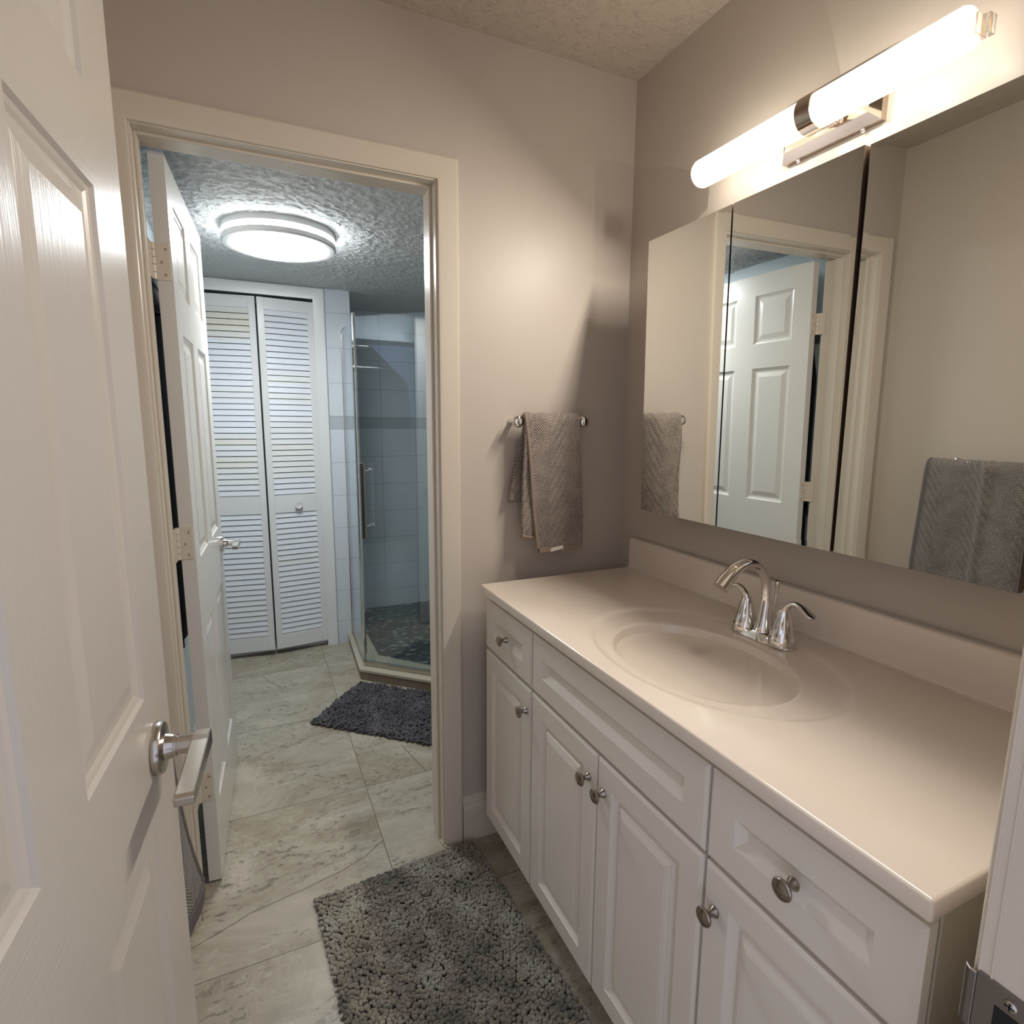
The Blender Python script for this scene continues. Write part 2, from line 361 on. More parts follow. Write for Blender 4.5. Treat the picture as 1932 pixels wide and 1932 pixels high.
def empty(name, loc, rz=0, **kw):
    o = bpy.data.objects.new(name, None); COL.objects.link(o); o.location = loc; o.rotation_euler = (0, 0, rz); o.empty_display_size = .05
    return tag(o, **kw)
ST = 'structure'
# ------------------------------------------------------------------ the room shell
XL, XR = -1.466, 0.0          # vanity room side walls
YF = -1.405                   # inner face of the entry wall
H, H2 = 2.426, 2.13
YB2 = 2.50                    # back of shower / closet
XH = 0.36                     # hall right wall
m = MB(); m.box(-1.60, .50, -2.60, 2.62, -.06, 0); o = m.build('floor', 'floor'); tag(o, 'grey beige stone look tile floor running through both rooms', 'floor', kind=ST)
m = MB(); m.box(-1.58, .12, -1.53, .06, H, H+.06); tag(m.build('ceiling', 'ceil'), 'beige knockdown textured ceiling over the vanity', 'ceiling', kind=ST)
def relief(x0, x1, y0, y1, z, step, cell, amp, seed):
    rng = np.random.default_rng(seed); nx, ny = int((x1-x0)/step)+1, int((y1-y0)/step)+1
    X_, Y_ = np.meshgrid(np.linspace(x0, x1, nx), np.linspace(y0, y1, ny)); hh = np.zeros_like(X_)
    for c_, w_ in ((cell, .65), (cell*.55, .35)):
        gr = rng.random((int((y1-y0)/c_)+3, int((x1-x0)/c_)+3)); fx_, fy_ = (X_-x0)/c_, (Y_-y0)/c_
        ix, iy = fx_.astype(int), fy_.astype(int); tx, ty = fx_-ix, fy_-iy; tx = tx*tx*(3-2*tx); ty = ty*ty*(3-2*ty)
        hh += w_*((gr[iy, ix]*(1-tx)+gr[iy, ix+1]*tx)*(1-ty)+(gr[iy+1, ix]*(1-tx)+gr[iy+1, ix+1]*tx)*ty)
    hh = np.clip((hh-.40)/.30, 0, 1); Z_ = z-amp*hh
    m = MB(); n0 = nx*ny; vs = np.stack([X_.ravel(), Y_.ravel(), Z_.ravel()], 1).tolist()
    vs += [(x0, y0, z+.06), (x1, y0, z+.06), (x1, y1, z+.06), (x0, y1, z+.06)]
    idx = np.arange(n0).reshape(ny, nx); q = np.stack([idx[:-1, :-1], idx[:-1, 1:], idx[1:, 1:], idx[1:, :-1]], -1).reshape(-1, 4).tolist()
    m.add(vs, q+[(n0, n0+3, n0+2, n0+1)]); return m
m = relief(-1.50, .40, .10, 2.56, H2, .0052, .0135, .0036, 5); tag(m.build('ceiling_hall', 'ceil2', smooth=180), 'grey popcorn textured ceiling beyond the doorway', 'ceiling', kind=ST)
m = MB(); m.box(XR, .12, -1.52, -.0, 0, H); tag(m.build('wall_right', 'wall'), 'greige wall behind the vanity and mirror', 'wall', kind=ST)
m = MB(); m.box(XL, XL-.11, -1.52, .05, 0, H); tag(m.build('wall_left', 'wall'), 'greige left wall seen in the mirror behind the grey towel', 'wall', kind=ST)
m = MB(); m.box(XL, XL-.11, .05, 2.6, 0, H2+.02); tag(m.build('wall_hall_left', 'wall_hall'), 'pale blue grey left wall beyond the doorway', 'wall', kind=ST)
# wall with the doorway : opening x -1.378..-0.640, top 2.052
DX0, DX1, DZ = -1.378, -.640, 2.047
m = MB(); m.box(XL-.05, DX0, 0, .115, 0, H); m.box(DX1, XH+.1, 0, .115, 0, H); m.box(DX0, DX1, 0, .115, DZ, H)
tag(m.build('wall_back', 'wall'), 'greige wall with the doorway and the small hand towel', 'wall', kind=ST)
# entry wall around the camera side doorway
EX0, EX1 = -1.405, -.6175
m = MB(); m.box(XL-.05, EX0, YF, YF-.115, 0, H); m.box(EX1, .12, YF, YF-.115, 0, H); m.box(EX0, EX1, YF, YF-.115, 2.07, H)
tag(m.build('wall_front', 'wall'), 'greige wall holding the entry doorway at the right edge', 'wall', kind=ST)
# hall walls
m = MB(); m.box(XL, -1.392, 1.93, 2.03, 0, H2); m.box(-.786, -.724, 1.93, 2.03, 0, H2); m.box(-1.392, -.786, 1.93, 2.03, 2.066, H2)
tag(m.build('wall_hall_back', 'wall_hall'), 'white end wall around the louvered closet doors', 'wall', kind=ST)
m = MB(); m.box(-.724, -.585, 1.925, YB2, 0, H2); tag(m.build('wall_hall_pier', 'tile'), 'narrow white tiled pier between closet and shower', 'wall', kind=ST)
m = MB(); m.box(-.585, XH, YB2, YB2+.1, 0, H2); tag(m.build('wall_shower_back', 'tile'), 'white tiled back wall inside the shower', 'wall', kind=ST)
m = MB(); m.box(XL, -.585, YB2, YB2+.1, 0, H2); tag(m.build('wall_closet_back', 'closet'), 'dark back wall of the closet behind louvered doors', 'wall', kind=ST)
m = MB(); m.box(XH, XH+.1, .115, YB2+.1, 0, H2); tag(m.build('wall_hall_right', 'tile'), 'white tiled right wall of the shower', 'wall', kind=ST)
# ---- doorway casing + jamb (trim_1)
t1 = empty('trim_1', (-1.009, 0, 0), label='cream painted casing and jamb framing the open doorway', cat='door frame', kind=ST)
def casing_prof(w):       # u from opening edge (0) outwards (w), v = depth off wall
    return [(0, 0), (0, .009), (.002, .0105), (.006, .0115), (.010, .0125), (w-.014, .0160), (w-.006, .0165), (w-.002, .0145), (w, .010), (w, 0)]
def casing(x0, x1, zt, y, sgn, w, name, mat, parent, zb=0):
    """mitred casing round an opening; x0<x1 opening edges; sgn=-1 faces -y"""
    P = casing_prof(w); m = MB(); n = len(P)
    vs = []
    for u, v in P:
        vs.append([(x0-u, y+sgn*v, zb), (x0-u, y+sgn*v, zt+u), (x1+u, y+sgn*v, zt+u), (x1+u, y+sgn*v, zb)])
    flat = [q for r in vs for q in r]; fs = []
    for i in range(n):
        j = (i+1) % n
        for k in range(3): fs.append((i*4+k, i*4+k+1, j*4+k+1, j*4+k))
    fs += [tuple(i*4 for i in range(n)), tuple(i*4+3 for i in range(n))[::-1]]
    m.add(flat, fs); return m.build(name, mat, parent, smooth=20)
casing(-1.365, -.653, 2.032, 0, -1, .0595, 'casing', 'trim', t1)
casing(-1.365, -.653, 2.032, .115, 1, .0595, 'casing', 'trim_white', t1)
m = MB(); JT = .018; m.box(DX0, DX0+JT, -.001, .116, 0, DZ); m.box(DX1-JT, DX1, -.001, .116, 0, DZ); m.box(DX0+JT, DX1-JT, -.001, .116, DZ-JT, DZ)
m.build('jamb', 'trim', t1, bevel=.0015)
m = MB(); a, b = .034, .074; x0, x1, zt = DX0+JT, DX1-JT, DZ-JT; s_ = .007
m.box(x0, x0+s_, a, b, 0, zt); m.box(x1-s_, x1, a, b, 0, zt); m.box(x0+s_, x1-s_, a, b, zt-s_, zt); m.build('door_stop', 'trim', t1, bevel=.0015)
m = MB(); m.sweep([(-.661, .06, .004), (-.660, .03, .004), (-.657, .008, .005), (-.655, -.004, .004), (-.650, -.016, .004), (-.640, -.019, .004), (-.625, -.019, .003)], .0028, 8)
m.build('caulk_bead', 'caulk', t1, smooth=60)
# baseboard right of the doorway
prof = [(0, 0), (.014, 0), (.014, .118), (.011, .124), (.0095, .130), (.0095, .138), (.005, .146), (.003, .155), (0, .157)]
m = MB(); m.extr([(v, u) for v, u in prof], (-.592, 0, 0), (0, 0, 0), (0, -1, 0), (0, 0, 1)); tag(m.build('baseboard_back', 'trim'), 'cream moulded baseboard between doorway and vanity', 'baseboard', kind=ST)
m = MB(); m.extr(prof, (XL, -1.40, 0), (XL, 0, 0), (1, 0, 0), (0, 0, 1)); tag(m.build('baseboard_left', 'trim', smooth=25), 'cream baseboard along the left wall', 'baseboard', kind=ST)
# entry jamb (right edge of photo)
t2 = empty('trim_2', (-1.018, YF, 0), label='white painted entry door jamb at the right edge with a steel strike plate', cat='door frame', kind=ST)
m = MB(); m.box(EX1-.018, EX1, YF+.004, YF-.119, 0, 2.07); m.box(EX0, EX0+.018, YF+.004, YF-.119, 0, 2.07); m.box(EX0+.018, EX1-.018, YF+.004, YF-.119, 2.052, 2.07)
m.build('jamb', 'trim', t2, bevel=.001)
m = MB(); m.box(EX1-.0192, EX1-.017, YF+.004, YF+.0025, .0, 2.05); m.box(EX1-.0192, EX1-.017, YF-.0045, YF-.0060, .0, 2.05); m.build('jamb_bead', 'trim', t2)
casing(EX0+.012, EX1-.012, 2.058, YF, 1, .0595, 'casing', 'trim', t2)
m = MB(); m.box(EX1-.030, EX1-.018, YF-.042, YF-.08, 0, 2.052); m.box(EX0+.018, EX0+.03, YF-.042, YF-.08, 0, 2.052); m.build('door_stop', 'trim', t2, bevel=.0015)
XJ = EX1-.018
m = MB(); m.box(XJ-.0022, XJ+.001, YF-.034, YF+.004, .872, .932)
lip = [(XJ-.0022, YF+.004), (XJ-.0022, YF+.009), (XJ-.000, YF+.0125), (XJ+.003, YF+.0145), (XJ+.004, YF+.013), (XJ+.001, YF+.010), (XJ+.0005, YF+.004)]
m.prism(lip, .876, .928)
o = m.build('strike_plate', 'steel', t2, bevel=.0008); tag(o, 'dark worn steel strike plate')
m = MB(); m.lathe([(.0045, 0), (.0045, .0012), (.003, .0022), (0, .0024)], (XJ-.0020, YF-.020, .922), (-1, 0, 0), 20); m.build('screw', 'nickel', o, smooth=40)
m = MB(); m.box(XJ-.0046, XJ-.0040, YF-.0232, YF-.0168, .9214, .9226); m.box(XJ-.0046, XJ-.0040, YF-.0206, YF-.0194, .9188, .9252); m.build('screw_slot', 'dark', o)
m = MB(); m.box(XJ-.0026, XJ, YF-.029, YF-.010, .886, .913); m.build('latch_hole', 'dark', o)
# ------------------------------------------------------------------ six panel doors
def panel_loops(m, x0, x1, z0, z1, y, s, prof, mi=0):
    L = []
    for ins, d in prof: L.append([(x0+ins, y+s*d, z0+ins), (x1-ins, y+s*d, z0+ins), (x1-ins, y+s*d, z1-ins), (x0+ins, y+s*d, z1-ins)])
    vs = [p for l in L for p in l]; fs = []
    for i in range(len(L)-1):
        for k in range(4): fs.append((i*4+k, i*4+(k+1) % 4, (i+1)*4+(k+1) % 4, (i+1)*4+k))
    fs.append(tuple(range((len(L)-1)*4, len(L)*4)))
    m.add(vs, fs)
SIX = [(0, 0), (.0035, .0045), (.008, .006), (.012, .0085), (.020, .0085), (.040, .0030), (.041, .0028)]
def six_door(parent, Wd, Ht, Th, xs, zs, mats, name='door_slab', zb=.008):
    """local frame: x along width from hinge, y into thickness, z up"""
    m = MB()
    for y, s in ((0, 1), (Th, -1)):
        X = [0]+[v for p in xs for v in p]+[Wd]; Z = [zb]+[v for p in zs for v in p]+[Ht]
        for i in range(len(X)-1):
            for j in range(len(Z)-1):
                a, b, c, d = X[i], X[i+1], Z[j], Z[j+1]
                if (i % 2 == 1) and (j % 2 == 1):
                    m.mi = 0; panel_loops(m, a, b, c, d, y, s, SIX)
                else:
                    m.mi = 0 if (i in (0, len(X)-2) or j % 2 == 1) else (1 if len(mats) > 1 else 0)
                    m.add([(a, y, c), (b, y, c), (b, y, d), (a, y, d)], [(0, 1, 2, 3)])
    m.mi = 0
    m.add([(0, 0, zb), (Wd, 0, zb), (Wd, Th, zb), (0, Th, zb)], [(0, 1, 2, 3)]); m.add([(0, 0, Ht), (Wd, 0, Ht), (Wd, Th, Ht), (0, Th, Ht)], [(0, 1, 2, 3)])
    m.add([(0, 0, zb), (0, Th, zb), (0, Th, Ht), (0, 0, Ht)], [(0, 1, 2, 3)]); m.add([(Wd, 0, zb), (Wd, Th, zb), (Wd, Th, Ht), (Wd, 0, Ht)], [(0, 1, 2, 3)])
    o = m.build(name, mats, parent, local=True)
    bm = bmesh.new(); bm.from_mesh(o.data); bmesh.ops.remove_doubles(bm, verts=bm.verts, dist=1e-5); bmesh.ops.recalc_face_normals(bm, faces=bm.faces); bm.to_mesh(o.data); bm.free()
    return o
def lever(parent, x, z, y0, s, length, rr, mats, dirx=-1, flat=True):
    """lever handle on local face y0, outward direction s*y"""
    h = MB()
    h.lathe([(rr*.97, 0), (rr, .002), (rr, .007), (rr*.93, .0105), (rr*.5, .0125), (.017, .015), (.0150, .022)], (x, y0, z), (0, s, 0), 48)
    o = h.build('rose', mats, parent, smooth=35, local=True)
    h = MB(); h.lathe([(.0150, .014), (.0145, .026), (.0125, .0262), (.0125, .062), (.0125, .064)], (x, y0, z), (0, s, 0), 32)
    o2 = h.build('lever_neck', mats, parent, smooth=35, local=True)
    h = MB()
    ya, yb = y0+s*.044, y0+s*.066
    prof = [(.0125, -.0115), (.0125, .0115), (-.004, .0125), (-.016, .011), (-length+.006, .0075), (-length, .0055), (-length, -.0055), (-length+.006, -.0075), (-.016, -.011), (-.004, -.0125)]
    # flat bar: shape in x-z, thickness in y
    n = len(prof); vs = [(x-dirx*u, ya, z+v) for u, v in prof]+[(x-dirx*u, yb, z+v) for u, v in prof]
    h.add(vs, [tuple(range(n))[::-1], tuple(range(n, 2*n))]+[(i, (i+1) % n, n+(i+1) % n, n+i) for i in range(n)])
    o3 = h.build('lever_arm', mats, parent, local=True, bevel=.002)
    return o
# entry door, opened into the room along the left wall
ang = math.atan2(.9976, .0698)
d1 = empty('door_1', (-1.3431, -1.4452, 0), ang, label='large white six panel entry door standing open in the left foreground', cat='door', kind=ST)
W1 = .76
six_door(d1, W1, 2.035, .035, [(.12, .331), (.434, .645)], [(.22, .846), (1.026, 1.630), (1.736, 1.935)], ['door_v', 'door_h'])
hd = empty('lever_handle', (0, 0, 0), 0); hd.parent = d1; hd['label'] = 'brushed nickel lever handle'
lever(hd, W1-.089, .943, 0, -1, .135, .0350, 'nickel', dirx=-1)
m = MB(); m.box(W1-.0005, W1+.0015, .006, .029, .913, .973); m.build('latch_plate', 'nickel', d1, local=True, bevel=.001)
# hall door
d2 = empty('door_2', (-1.3120, .138, 0), R(87.4), label='white six panel door with chrome lever opened into the far room', cat='door', kind=ST)
W2 = .700
six_door(d2, W2, 2.030, .035, [(.087, .287), (.392, .592)], [(.22, .778), (.985, 1.607), (1.718, 1.937)], ['door2'])
hd = empty('lever_handle', (0, 0, 0), 0); hd.parent = d2; hd['label'] = 'chrome lever handle'
lever(hd, W2-.06, .915, 0, -1, .11, .033, 'chrome', dirx=-1)
for zc in (1.772, 1.045, .318):
    m = MB(); hh = .0445
    m.box(-.0022, .0005, .004, .0305, zc-hh, zc+hh)                  # leaf on the door edge
    hg = m.build('hinge', 'trim', d2, local=True, bevel=.0007)
    m = MB(); x_, y_ = -.006, .040
    for k in range(5):
        z0 = zc-hh+k*hh*2/5; m.lathe([(.0052, .0006), (.0056, .001), (.0056, hh*2/5-.0012), (.0052, hh*2/5-.0008)], (x_, y_, z0), (0, 0, 1), 14)
    m.build('knuckle', 'trim', hg, local=True, smooth=40)
    m = MB(); m.box(-.0022, -.0005, .030, .041, zc-hh, zc+hh); m.box(-.006, .000, .0385, .0415, zc-hh, zc+hh); m.box(-.040, -.004, .0415, .0435, zc-hh, zc+hh); m.build('jamb_leaf', 'trim', hg, local=True)
    for (a_, dz) in ((.012, .030), (.022, -.002), (.015, -.032)):
        m = MB(); m.lathe([(.0036, 0), (.0036, .0006), (.0015, .0010), (.0004, .0004)], (-.0022, a_, zc+dz), (-1, 0, 0), 14); m.build('screw', 'nickel', hg, smooth=40, local=True)
# ------------------------------------------------------------------ louvered closet doors
t3 = empty('trim_3', (-1.09, 1.93, 0), label='white casing around the louvered closet doors', cat='door frame', kind=ST)
casing(-1.392, -.790, 2.064, 1.93, -1, .063, 'casing', 'trim_white', t3)
d3 = empty('door_3', (-1.39, 1.945, 0), label='white louvered bifold closet door, nearly closed, under a ceiling light', cat='door', kind=ST)
fold = 7.5
m = MB(); m.box(-1.392, -.790, 1.955, 2.02, 0, .022); m.build('threshold', 'trim_white', t3, bevel=.002)
LW = .2985
def leaf(p0, p1, knob=None):
    dx = Vector((p1[0]-p0[0], p1[1]-p0[1], 0)); Lw = dx.length; dx.normalize(); dn = Vector((dx.y, -dx.x, 0))   # towards the viewer
    P0 = Vector((p0[0], p0[1], 0))
    def q(u, w, z): return P0+dx*u+dn*w+Vector((0, 0, z))
    def bx(m, u0, u1, w0, w1, z0, z1):
        c = [q(u, w, z) for z in (z0, z1) for (u, w) in ((u0, w0), (u1, w0), (u1, w1), (u0, w1))]
        m.add(c, [(0, 3, 2, 1), (4, 5, 6, 7), (0, 1, 5, 4), (1, 2, 6, 5), (2, 3, 7, 6), (3, 0, 4, 7)])
    m = MB(); S = .034; T = .026; zb, zt = .035, 2.045
    bx(m, 0, S, 0, T, zb, zt); bx(m, Lw-S, Lw, 0, T, zb, zt)
    for a_, b_ in ((zb, .122), (.853, .956), (1.982, zt)): bx(m, S, Lw-S, .001, T-.001, a_, b_)
    fr = m.build('leaf_frame', 'trim_white', d3, bevel=.0012)
    m = MB()
    for za, zb_, n in ((.122, .853, 23), (.956, 1.982, 32)):
        pt = (zb_-za)/n
        for k in range(n):
            z = za+k*pt; c = []
            for u in (S-.001, Lw-S+.001):
                c += [q(u, .0135, z+pt*.985), q(u, .0175, z+pt), q(u, .0235, z+.0042), q(u, .0195, z+.0030)]
            m.add(c, [(0, 1, 2, 3), (4, 7, 6, 5), (0, 4, 5, 1), (1, 5, 6, 2), (2, 6, 7, 3), (3, 7, 4, 0)])
    m.build('louvers', 'slat', fr)
    if knob:
        m = MB(); o0 = q(knob[0], T, knob[1]); m.lathe([(.008, 0), (.008, .010), (.020, .014), (.022, .020), (.020, .025), (.014, .024), (.013, .022), (.006, .0225), (0, .023)], o0, dn, 32)
        m.build('knob', 'trim_white', fr, smooth=35)
cx, cyf = -1.0885, 1.945-.038
leaf((-1.386, 1.945), (cx-.002, cyf)); leaf((cx+.002, cyf), (-.792, 1.945), (.16, .895))
# ------------------------------------------------------------------ shower
cf = [(-.668, 1.925), (-.694, 1.352), (-.29, .972), (XH, .972)]
ci = [(-.560, 1.925), (-.560, 1.50), (-.20, 1.10), (XH, 1.10)]
m = MB(); m.mi = 0
poly = cf+ci[::-1]; n = len(poly)
m.prism(poly, .045, .06); m.mi = 1; m.prism([(a+.004 if i < 2 else a, b+.004 if i >= 2 else b) for i, (a, b) in enumerate(cf)]+ci[::-1], 0, .045)
tag(m.build('trim_4', ['curb', 'curb_face'], bevel=.002), 'low stone tiled shower curb with an angled front', 'shower curb', kind=ST)
m = MB(); m.prism([(-.585, YB2), (-.560, 1.925), (-.560, 1.50), (-.20, 1.10), (XH, 1.10), (XH, YB2)][::-1], .0, .012)
tag(m.build('floor_shower', 'mosaic'), 'dark speckled mosaic shower floor', 'floor', kind=ST)
sh = empty('shower_enclosure', (-.657, 1.392, .06), label='angled frameless glass shower enclosure with a chrome pull handle', cat='shower')
A = Vector((-.657, 1.392, 0)); dd = Vector((.7327, -.6806, 0)); dn = Vector((-.6806, -.7327, 0))
def slab(m, p, q, th, z0, z1):
    p, q = Vector(p), Vector(q); t = (q-p).normalized(); nn = Vector((-t.y, t.x, 0))*th/2
    m.prism([(p+nn)[:2], (q+nn)[:2], (q-nn)[:2], (p-nn)[:2]], z0, z1)
m = MB(); slab(m, (-.637, 1.924, 0), (-.657, 1.405, 0), .008, .062, 1.90); o = m.build('glass_panel', 'glass_clear', sh); tag(o, 'clear fixed side pane')
m = MB(); slab(m, A+dd*.012, A+dd*.57, .008, .085, 1.895); gd = m.build('glass_door', 'glass', sh); tag(gd, 'blue tinted glass door')
m = MB(); B_ = A+dd*.575; slab(m, B_, (XH, B_.y, 0), .008, .062, 1.90); m.build('glass_panel', 'glass', sh)
m = MB(); slab(m, A-dd*.008, A+dd*.010, .022, .062, 1.915); m.build('corner_post', 'chrome', sh, bevel=.005)
m = MB(); slab(m, A+dd*.0, A+dd*.575, .016, .062, .088); m.build('bottom_rail', 'nickel', sh, bevel=.002)
m = MB(); slab(m, (-.637, 1.924, 0), (-.657, 1.395, 0), .014, .0605, .066); slab(m, (-.636, 1.924, 0), (-.6365, 1.910, 0), .016, .062, 1.88); m.build('wall_channel', 'nickel', sh)
m = MB(); slab(m, (-.637, 1.92, 0), (-.645, 1.72, 0), .012, 1.897, 1.905); m.build('top_clip', 'nickel', sh)
hb = A+dd*.052+dn*.040
m = MB(); slab(m, hb-dd*.011, hb+dd*.011, .016, .78, 1.17); ph = m.build('pull_handle', 'pewter', gd, bevel=.002)
for z in (.84, 1.13):
    m = MB(); c_ = A+dd*.052; m.sweep([c_+dn*.040+Vector((0, 0, z)), c_-dn*.030+Vector((0, 0, z))], .006, 14); m.lathe([(.006, 0), (.012, .004), (.013, .012), (.009, .018), (0, .020)], c_-dn*.022+Vector((0, 0, z)), -dn, 20)
    m.build('standoff', 'chrome', gd, smooth=40)
# ------------------------------------------------------------------ hall ceiling light
LX, LY = -1.003, .975
cl = empty('ceiling_light', (LX, LY, H2), label='round flush ceiling light with two nickel rings, lit, beyond the doorway', cat='ceiling light')
m = MB(); m.lathe([(.190, 0), (.210, 0), (.2125, -.004), (.2125, -.024), (.208, -.027), (.190, -.027)], (LX, LY, H2), (0, 0, 1), 72); m.build('pan', 'trim_white', cl, smooth=35)
m = MB(); m.lathe([(.1985, -.024), (.1985, -.052)]+[(.1985*math.cos(a), -.052-.040*math.sin(a)) for a in np.linspace(.08, 1.5, 14)]+[(0, -.0922)], (LX, LY, H2), (0, 0, 1), 72)
m.build('diffuser', 'diffuser', cl, smooth=60)
m = MB(); pr = [(.213, -.045), (.214, -.060), (.208, -.066), (.1900, -.066), (.1990, -.045)]
n_ = 72; o_ = Vector((LX, LY, H2)); vs = [(LX+r*math.cos(2*math.pi*k/n_), LY+r*math.sin(2*math.pi*k/n_), H2+h) for r, h in pr for k in range(n_)]
m.add(vs, [(i*n_+k, i*n_+(k+1) % n_, ((i+1) % 5)*n_+(k+1) % n_, ((i+1) % 5)*n_+k) for i in range(5) for k in range(n_)]); m.build('ring', 'trim_white', cl, smooth=35)
for a in (R(200), R(320), R(80)):
    m = MB(); m.sweep([(LX+.2065*math.cos(a), LY+.2065*math.sin(a), H2-.018), (LX+.2065*math.cos(a), LY+.2065*math.sin(a), H2-.060)], .0022, 10); m.build('post', 'nickel', cl, smooth=40)
# ------------------------------------------------------------------ vanity cabinet
ZC = .900; XF = -.541
va = empty('vanity_cabinet', (-.28, -.705, 0), label='off white vanity cabinet with raised panel doors and pewter knobs', cat='cabinet')
YA, YZ = -.086, -1.316
m = MB(); m.mi = 0; ZB = ZC-.0265
m.box(-.5205, -.510, YA, YZ, .130, ZB); m.box(-.510, -.004, YA, YA-.012, 0.130, ZB); m.box(-.510, -.004, YZ+.012, YZ, .130, ZB); m.box(-.510, -.004, YA-.012, YZ+.012, .130, .143); m.box(-.455, -.443, YA, YZ, 0, .130); m.box(-.443, -.004, YA, YA-.012, 0, .130); m.box(-.443, -.004, YZ+.012, YZ, 0, .130)
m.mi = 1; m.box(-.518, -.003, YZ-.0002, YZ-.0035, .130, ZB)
m.build('cabinet_body', ['cab', 'cab_side'], va, bevel=.001)
def front(name, ya, yb, z0, z1, prof, mat='cab'):
    """front slab at x=XF, thickness 19 mm, chamfered rim then an inset panel; ya>yb"""
    m = MB(); th = .019; ch = .0065
    def loop(ins, d): return [(XF+d, ya-ins, z0+ins), (XF+d, yb+ins, z0+ins), (XF+d, yb+ins, z1-ins), (XF+d, ya-ins, z1-ins)]
    L = [loop(0, th), loop(0, ch*.55), loop(ch, 0)]+[loop(i, d) for i, d in prof]
    vs = [p for l in L for p in l]; fs = [(0, 1, 2, 3)]
    for i in range(len(L)-1):
        for k in range(4): fs.append((i*4+k, i*4+(k+1) % 4, (i+1)*4+(k+1) % 4, (i+1)*4+k))
    fs.append(tuple(range((len(L)-1)*4, len(L)*4))); m.add(vs, fs)
    return m.build(name, mat, va)
RAISED = [(.051, 0), (.0514, .001), (.0640, .0115), (.0700, .0118), (.0735, .0060), (.0765, .0055), (.0840, .0020), (.0862, .0018), (.0875, .0008)]
NARROW = RAISED
SUNK = [(.051, 0), (.0514, .001), (.0665, .0120)]
def knob(parent, y, z):
    m = MB(); m.lathe([(.0085, 0), (.0095, .002), (.0088, .004), (.0060, .008), (.0052, .013), (.0075, .018), (.0135, .0205), (.0150, .0225), (.0150, .0245), (.0135, .0262), (.0118, .0258), (.0108, .0262), (.0085, .0278), (.004, .0290), (0, .0292)], (XF, y, z), (-1, 0, 0), 36)
    m.build('knob', 'pewter', parent, smooth=28)
G = .003
D0, D1, B0, B1 = .703, .853, .135, .695
o = front('drawer', -.083, -.388, D0, D1, SUNK); knob(o, -.238, .779)
o = front('cabinet_door', -.083, -.388, B0, B1, NARROW); knob(o, -.366, .632)
front('false_drawer_front', -.394, -1.003, D0, D1, SUNK)
o = front('cabinet_door', -.394, -.6965, B0, B1, RAISED); knob(o, -.670, .630)
o = front('cabinet_door', -.7005, -1.003, B0, B1, RAISED); knob(o, -.727, .627)
o = front('drawer', -1.009, -1.318, D0, D1, SUNK); knob(o, -1.163, .779)
o = front('cabinet_door', -1.009, -1.318, B0, B1, RAISED); knob(o, -1.035, .624)
# ------------------------------------------------------------------ vanity top with moulded sink
CY0, CY1, CX0, CX1 = -.0865, -1.328, -.559, -.002
vt = empty('sink_countertop', (-.28, -.707, ZC), label='cream cultured marble vanity top with oval integral sink and backsplash', cat='countertop')
oc = np.array([-.305, -.742]); oa = np.array([.215, .300]); ic = np.array([-.332, -.750]); ia = np.array([.155, .210])
angs = list(np.linspace(0, 2*math.pi, 144, endpoint=False))
r_ = .0045
rect = (CX0+r_, CX1, CY1+r_, CY0)
for (qx, qy) in ((rect[0], rect[2]), (rect[1], rect[2]), (rect[1], rect[3]), (rect[0], rect[3])):
    angs.append(math.atan2((qy-oc[1])/1.0, (qx-oc[0])/1.0) % (2*math.pi))
def ell(c, a, t):
    # point of ellipse in direction t (true angle)
    d = np.array([math.cos(t), math.sin(t)]); k = 1/math.sqrt((d[0]/a[0])**2+(d[1]/a[1])**2); return c+d*k
def rectpt(c, t):
    d = (math.cos(t), math.sin(t)); k = 1e9
    for v, lo, hi, cc in ((d[0], rect[0], rect[1], c[0]), (d[1], rect[2], rect[3], c[1])):
        if v > 1e-9: k = min(k, (hi-cc)/v)
        if v < -1e-9: k = min(k, (lo-cc)/v)
    return np.array([c[0]+d[0]*k, c[1]+d[1]*k])
angs = sorted(angs); NA = len(angs)
rings = []
rings.append([(*rectpt(oc, t), ZC) for t in angs])
def lerp(a, b, k): return a*(1-k)+b*k
for sc, z in ((1.035, ZC), (1.0, ZC-.0004), (.975, ZC-.0028), (.955, ZC-.0050), (.935, ZC-.0058)):
    rings.append([(*ell(oc, oa*sc, t), z) for t in angs])
for k, z in ((.35, ZC-.0062), (.75, ZC-.0066), (.93, ZC-.0070), (1.0, ZC-.0090)):
    rings.append([(*lerp(ell(oc, oa*.93, t), ell(ic, ia, t), k), z) for t in angs])
nt = len(rings)
bm_top = MB(); vs = [p for r in rings for p in r]
fs = [(i*NA+k, i*NA+(k+1) % NA, (i+1)*NA+(k+1) % NA, (i+1)*NA+k) for i in range(nt-1) for k in range(NA)]
bm_top.add(vs, fs)
# rounded front / end edges
TE = .026
def edge_strip(pts, nrm):
    prof = [(0, 0), (.0017, -.0004), (.0032, -.0013), (.0041, -.0028), (.0045, -.0045), (.0045, -TE+.003), (.0035, -TE+.001), (.001, -TE)]
    return prof
prof = edge_strip(None, None)
path = [((rect[0], CY0), (-1, 0)), ]
c0 = Vector((rect[0], rect[2])); seq = [((rect[0], rect[3]), (-1, 0))]
for a in np.linspace(math.pi, 1.5*math.pi, 7): seq.append(((rect[0], rect[2]), (math.cos(a), math.sin(a))))
seq.append(((rect[1], rect[2]), (0, -1)))
vs = []
for (p, nn) in seq:
    for u, v in prof: vs.append((p[0]+nn[0]*u, p[1]+nn[1]*u, ZC+v))
k_ = len(prof)
bm_top.add(vs, [(i*k_+j, i*k_+j+1, (i+1)*k_+j+1, (i+1)*k_+j) for i in range(len(seq)-1) for j in range(k_-1)])
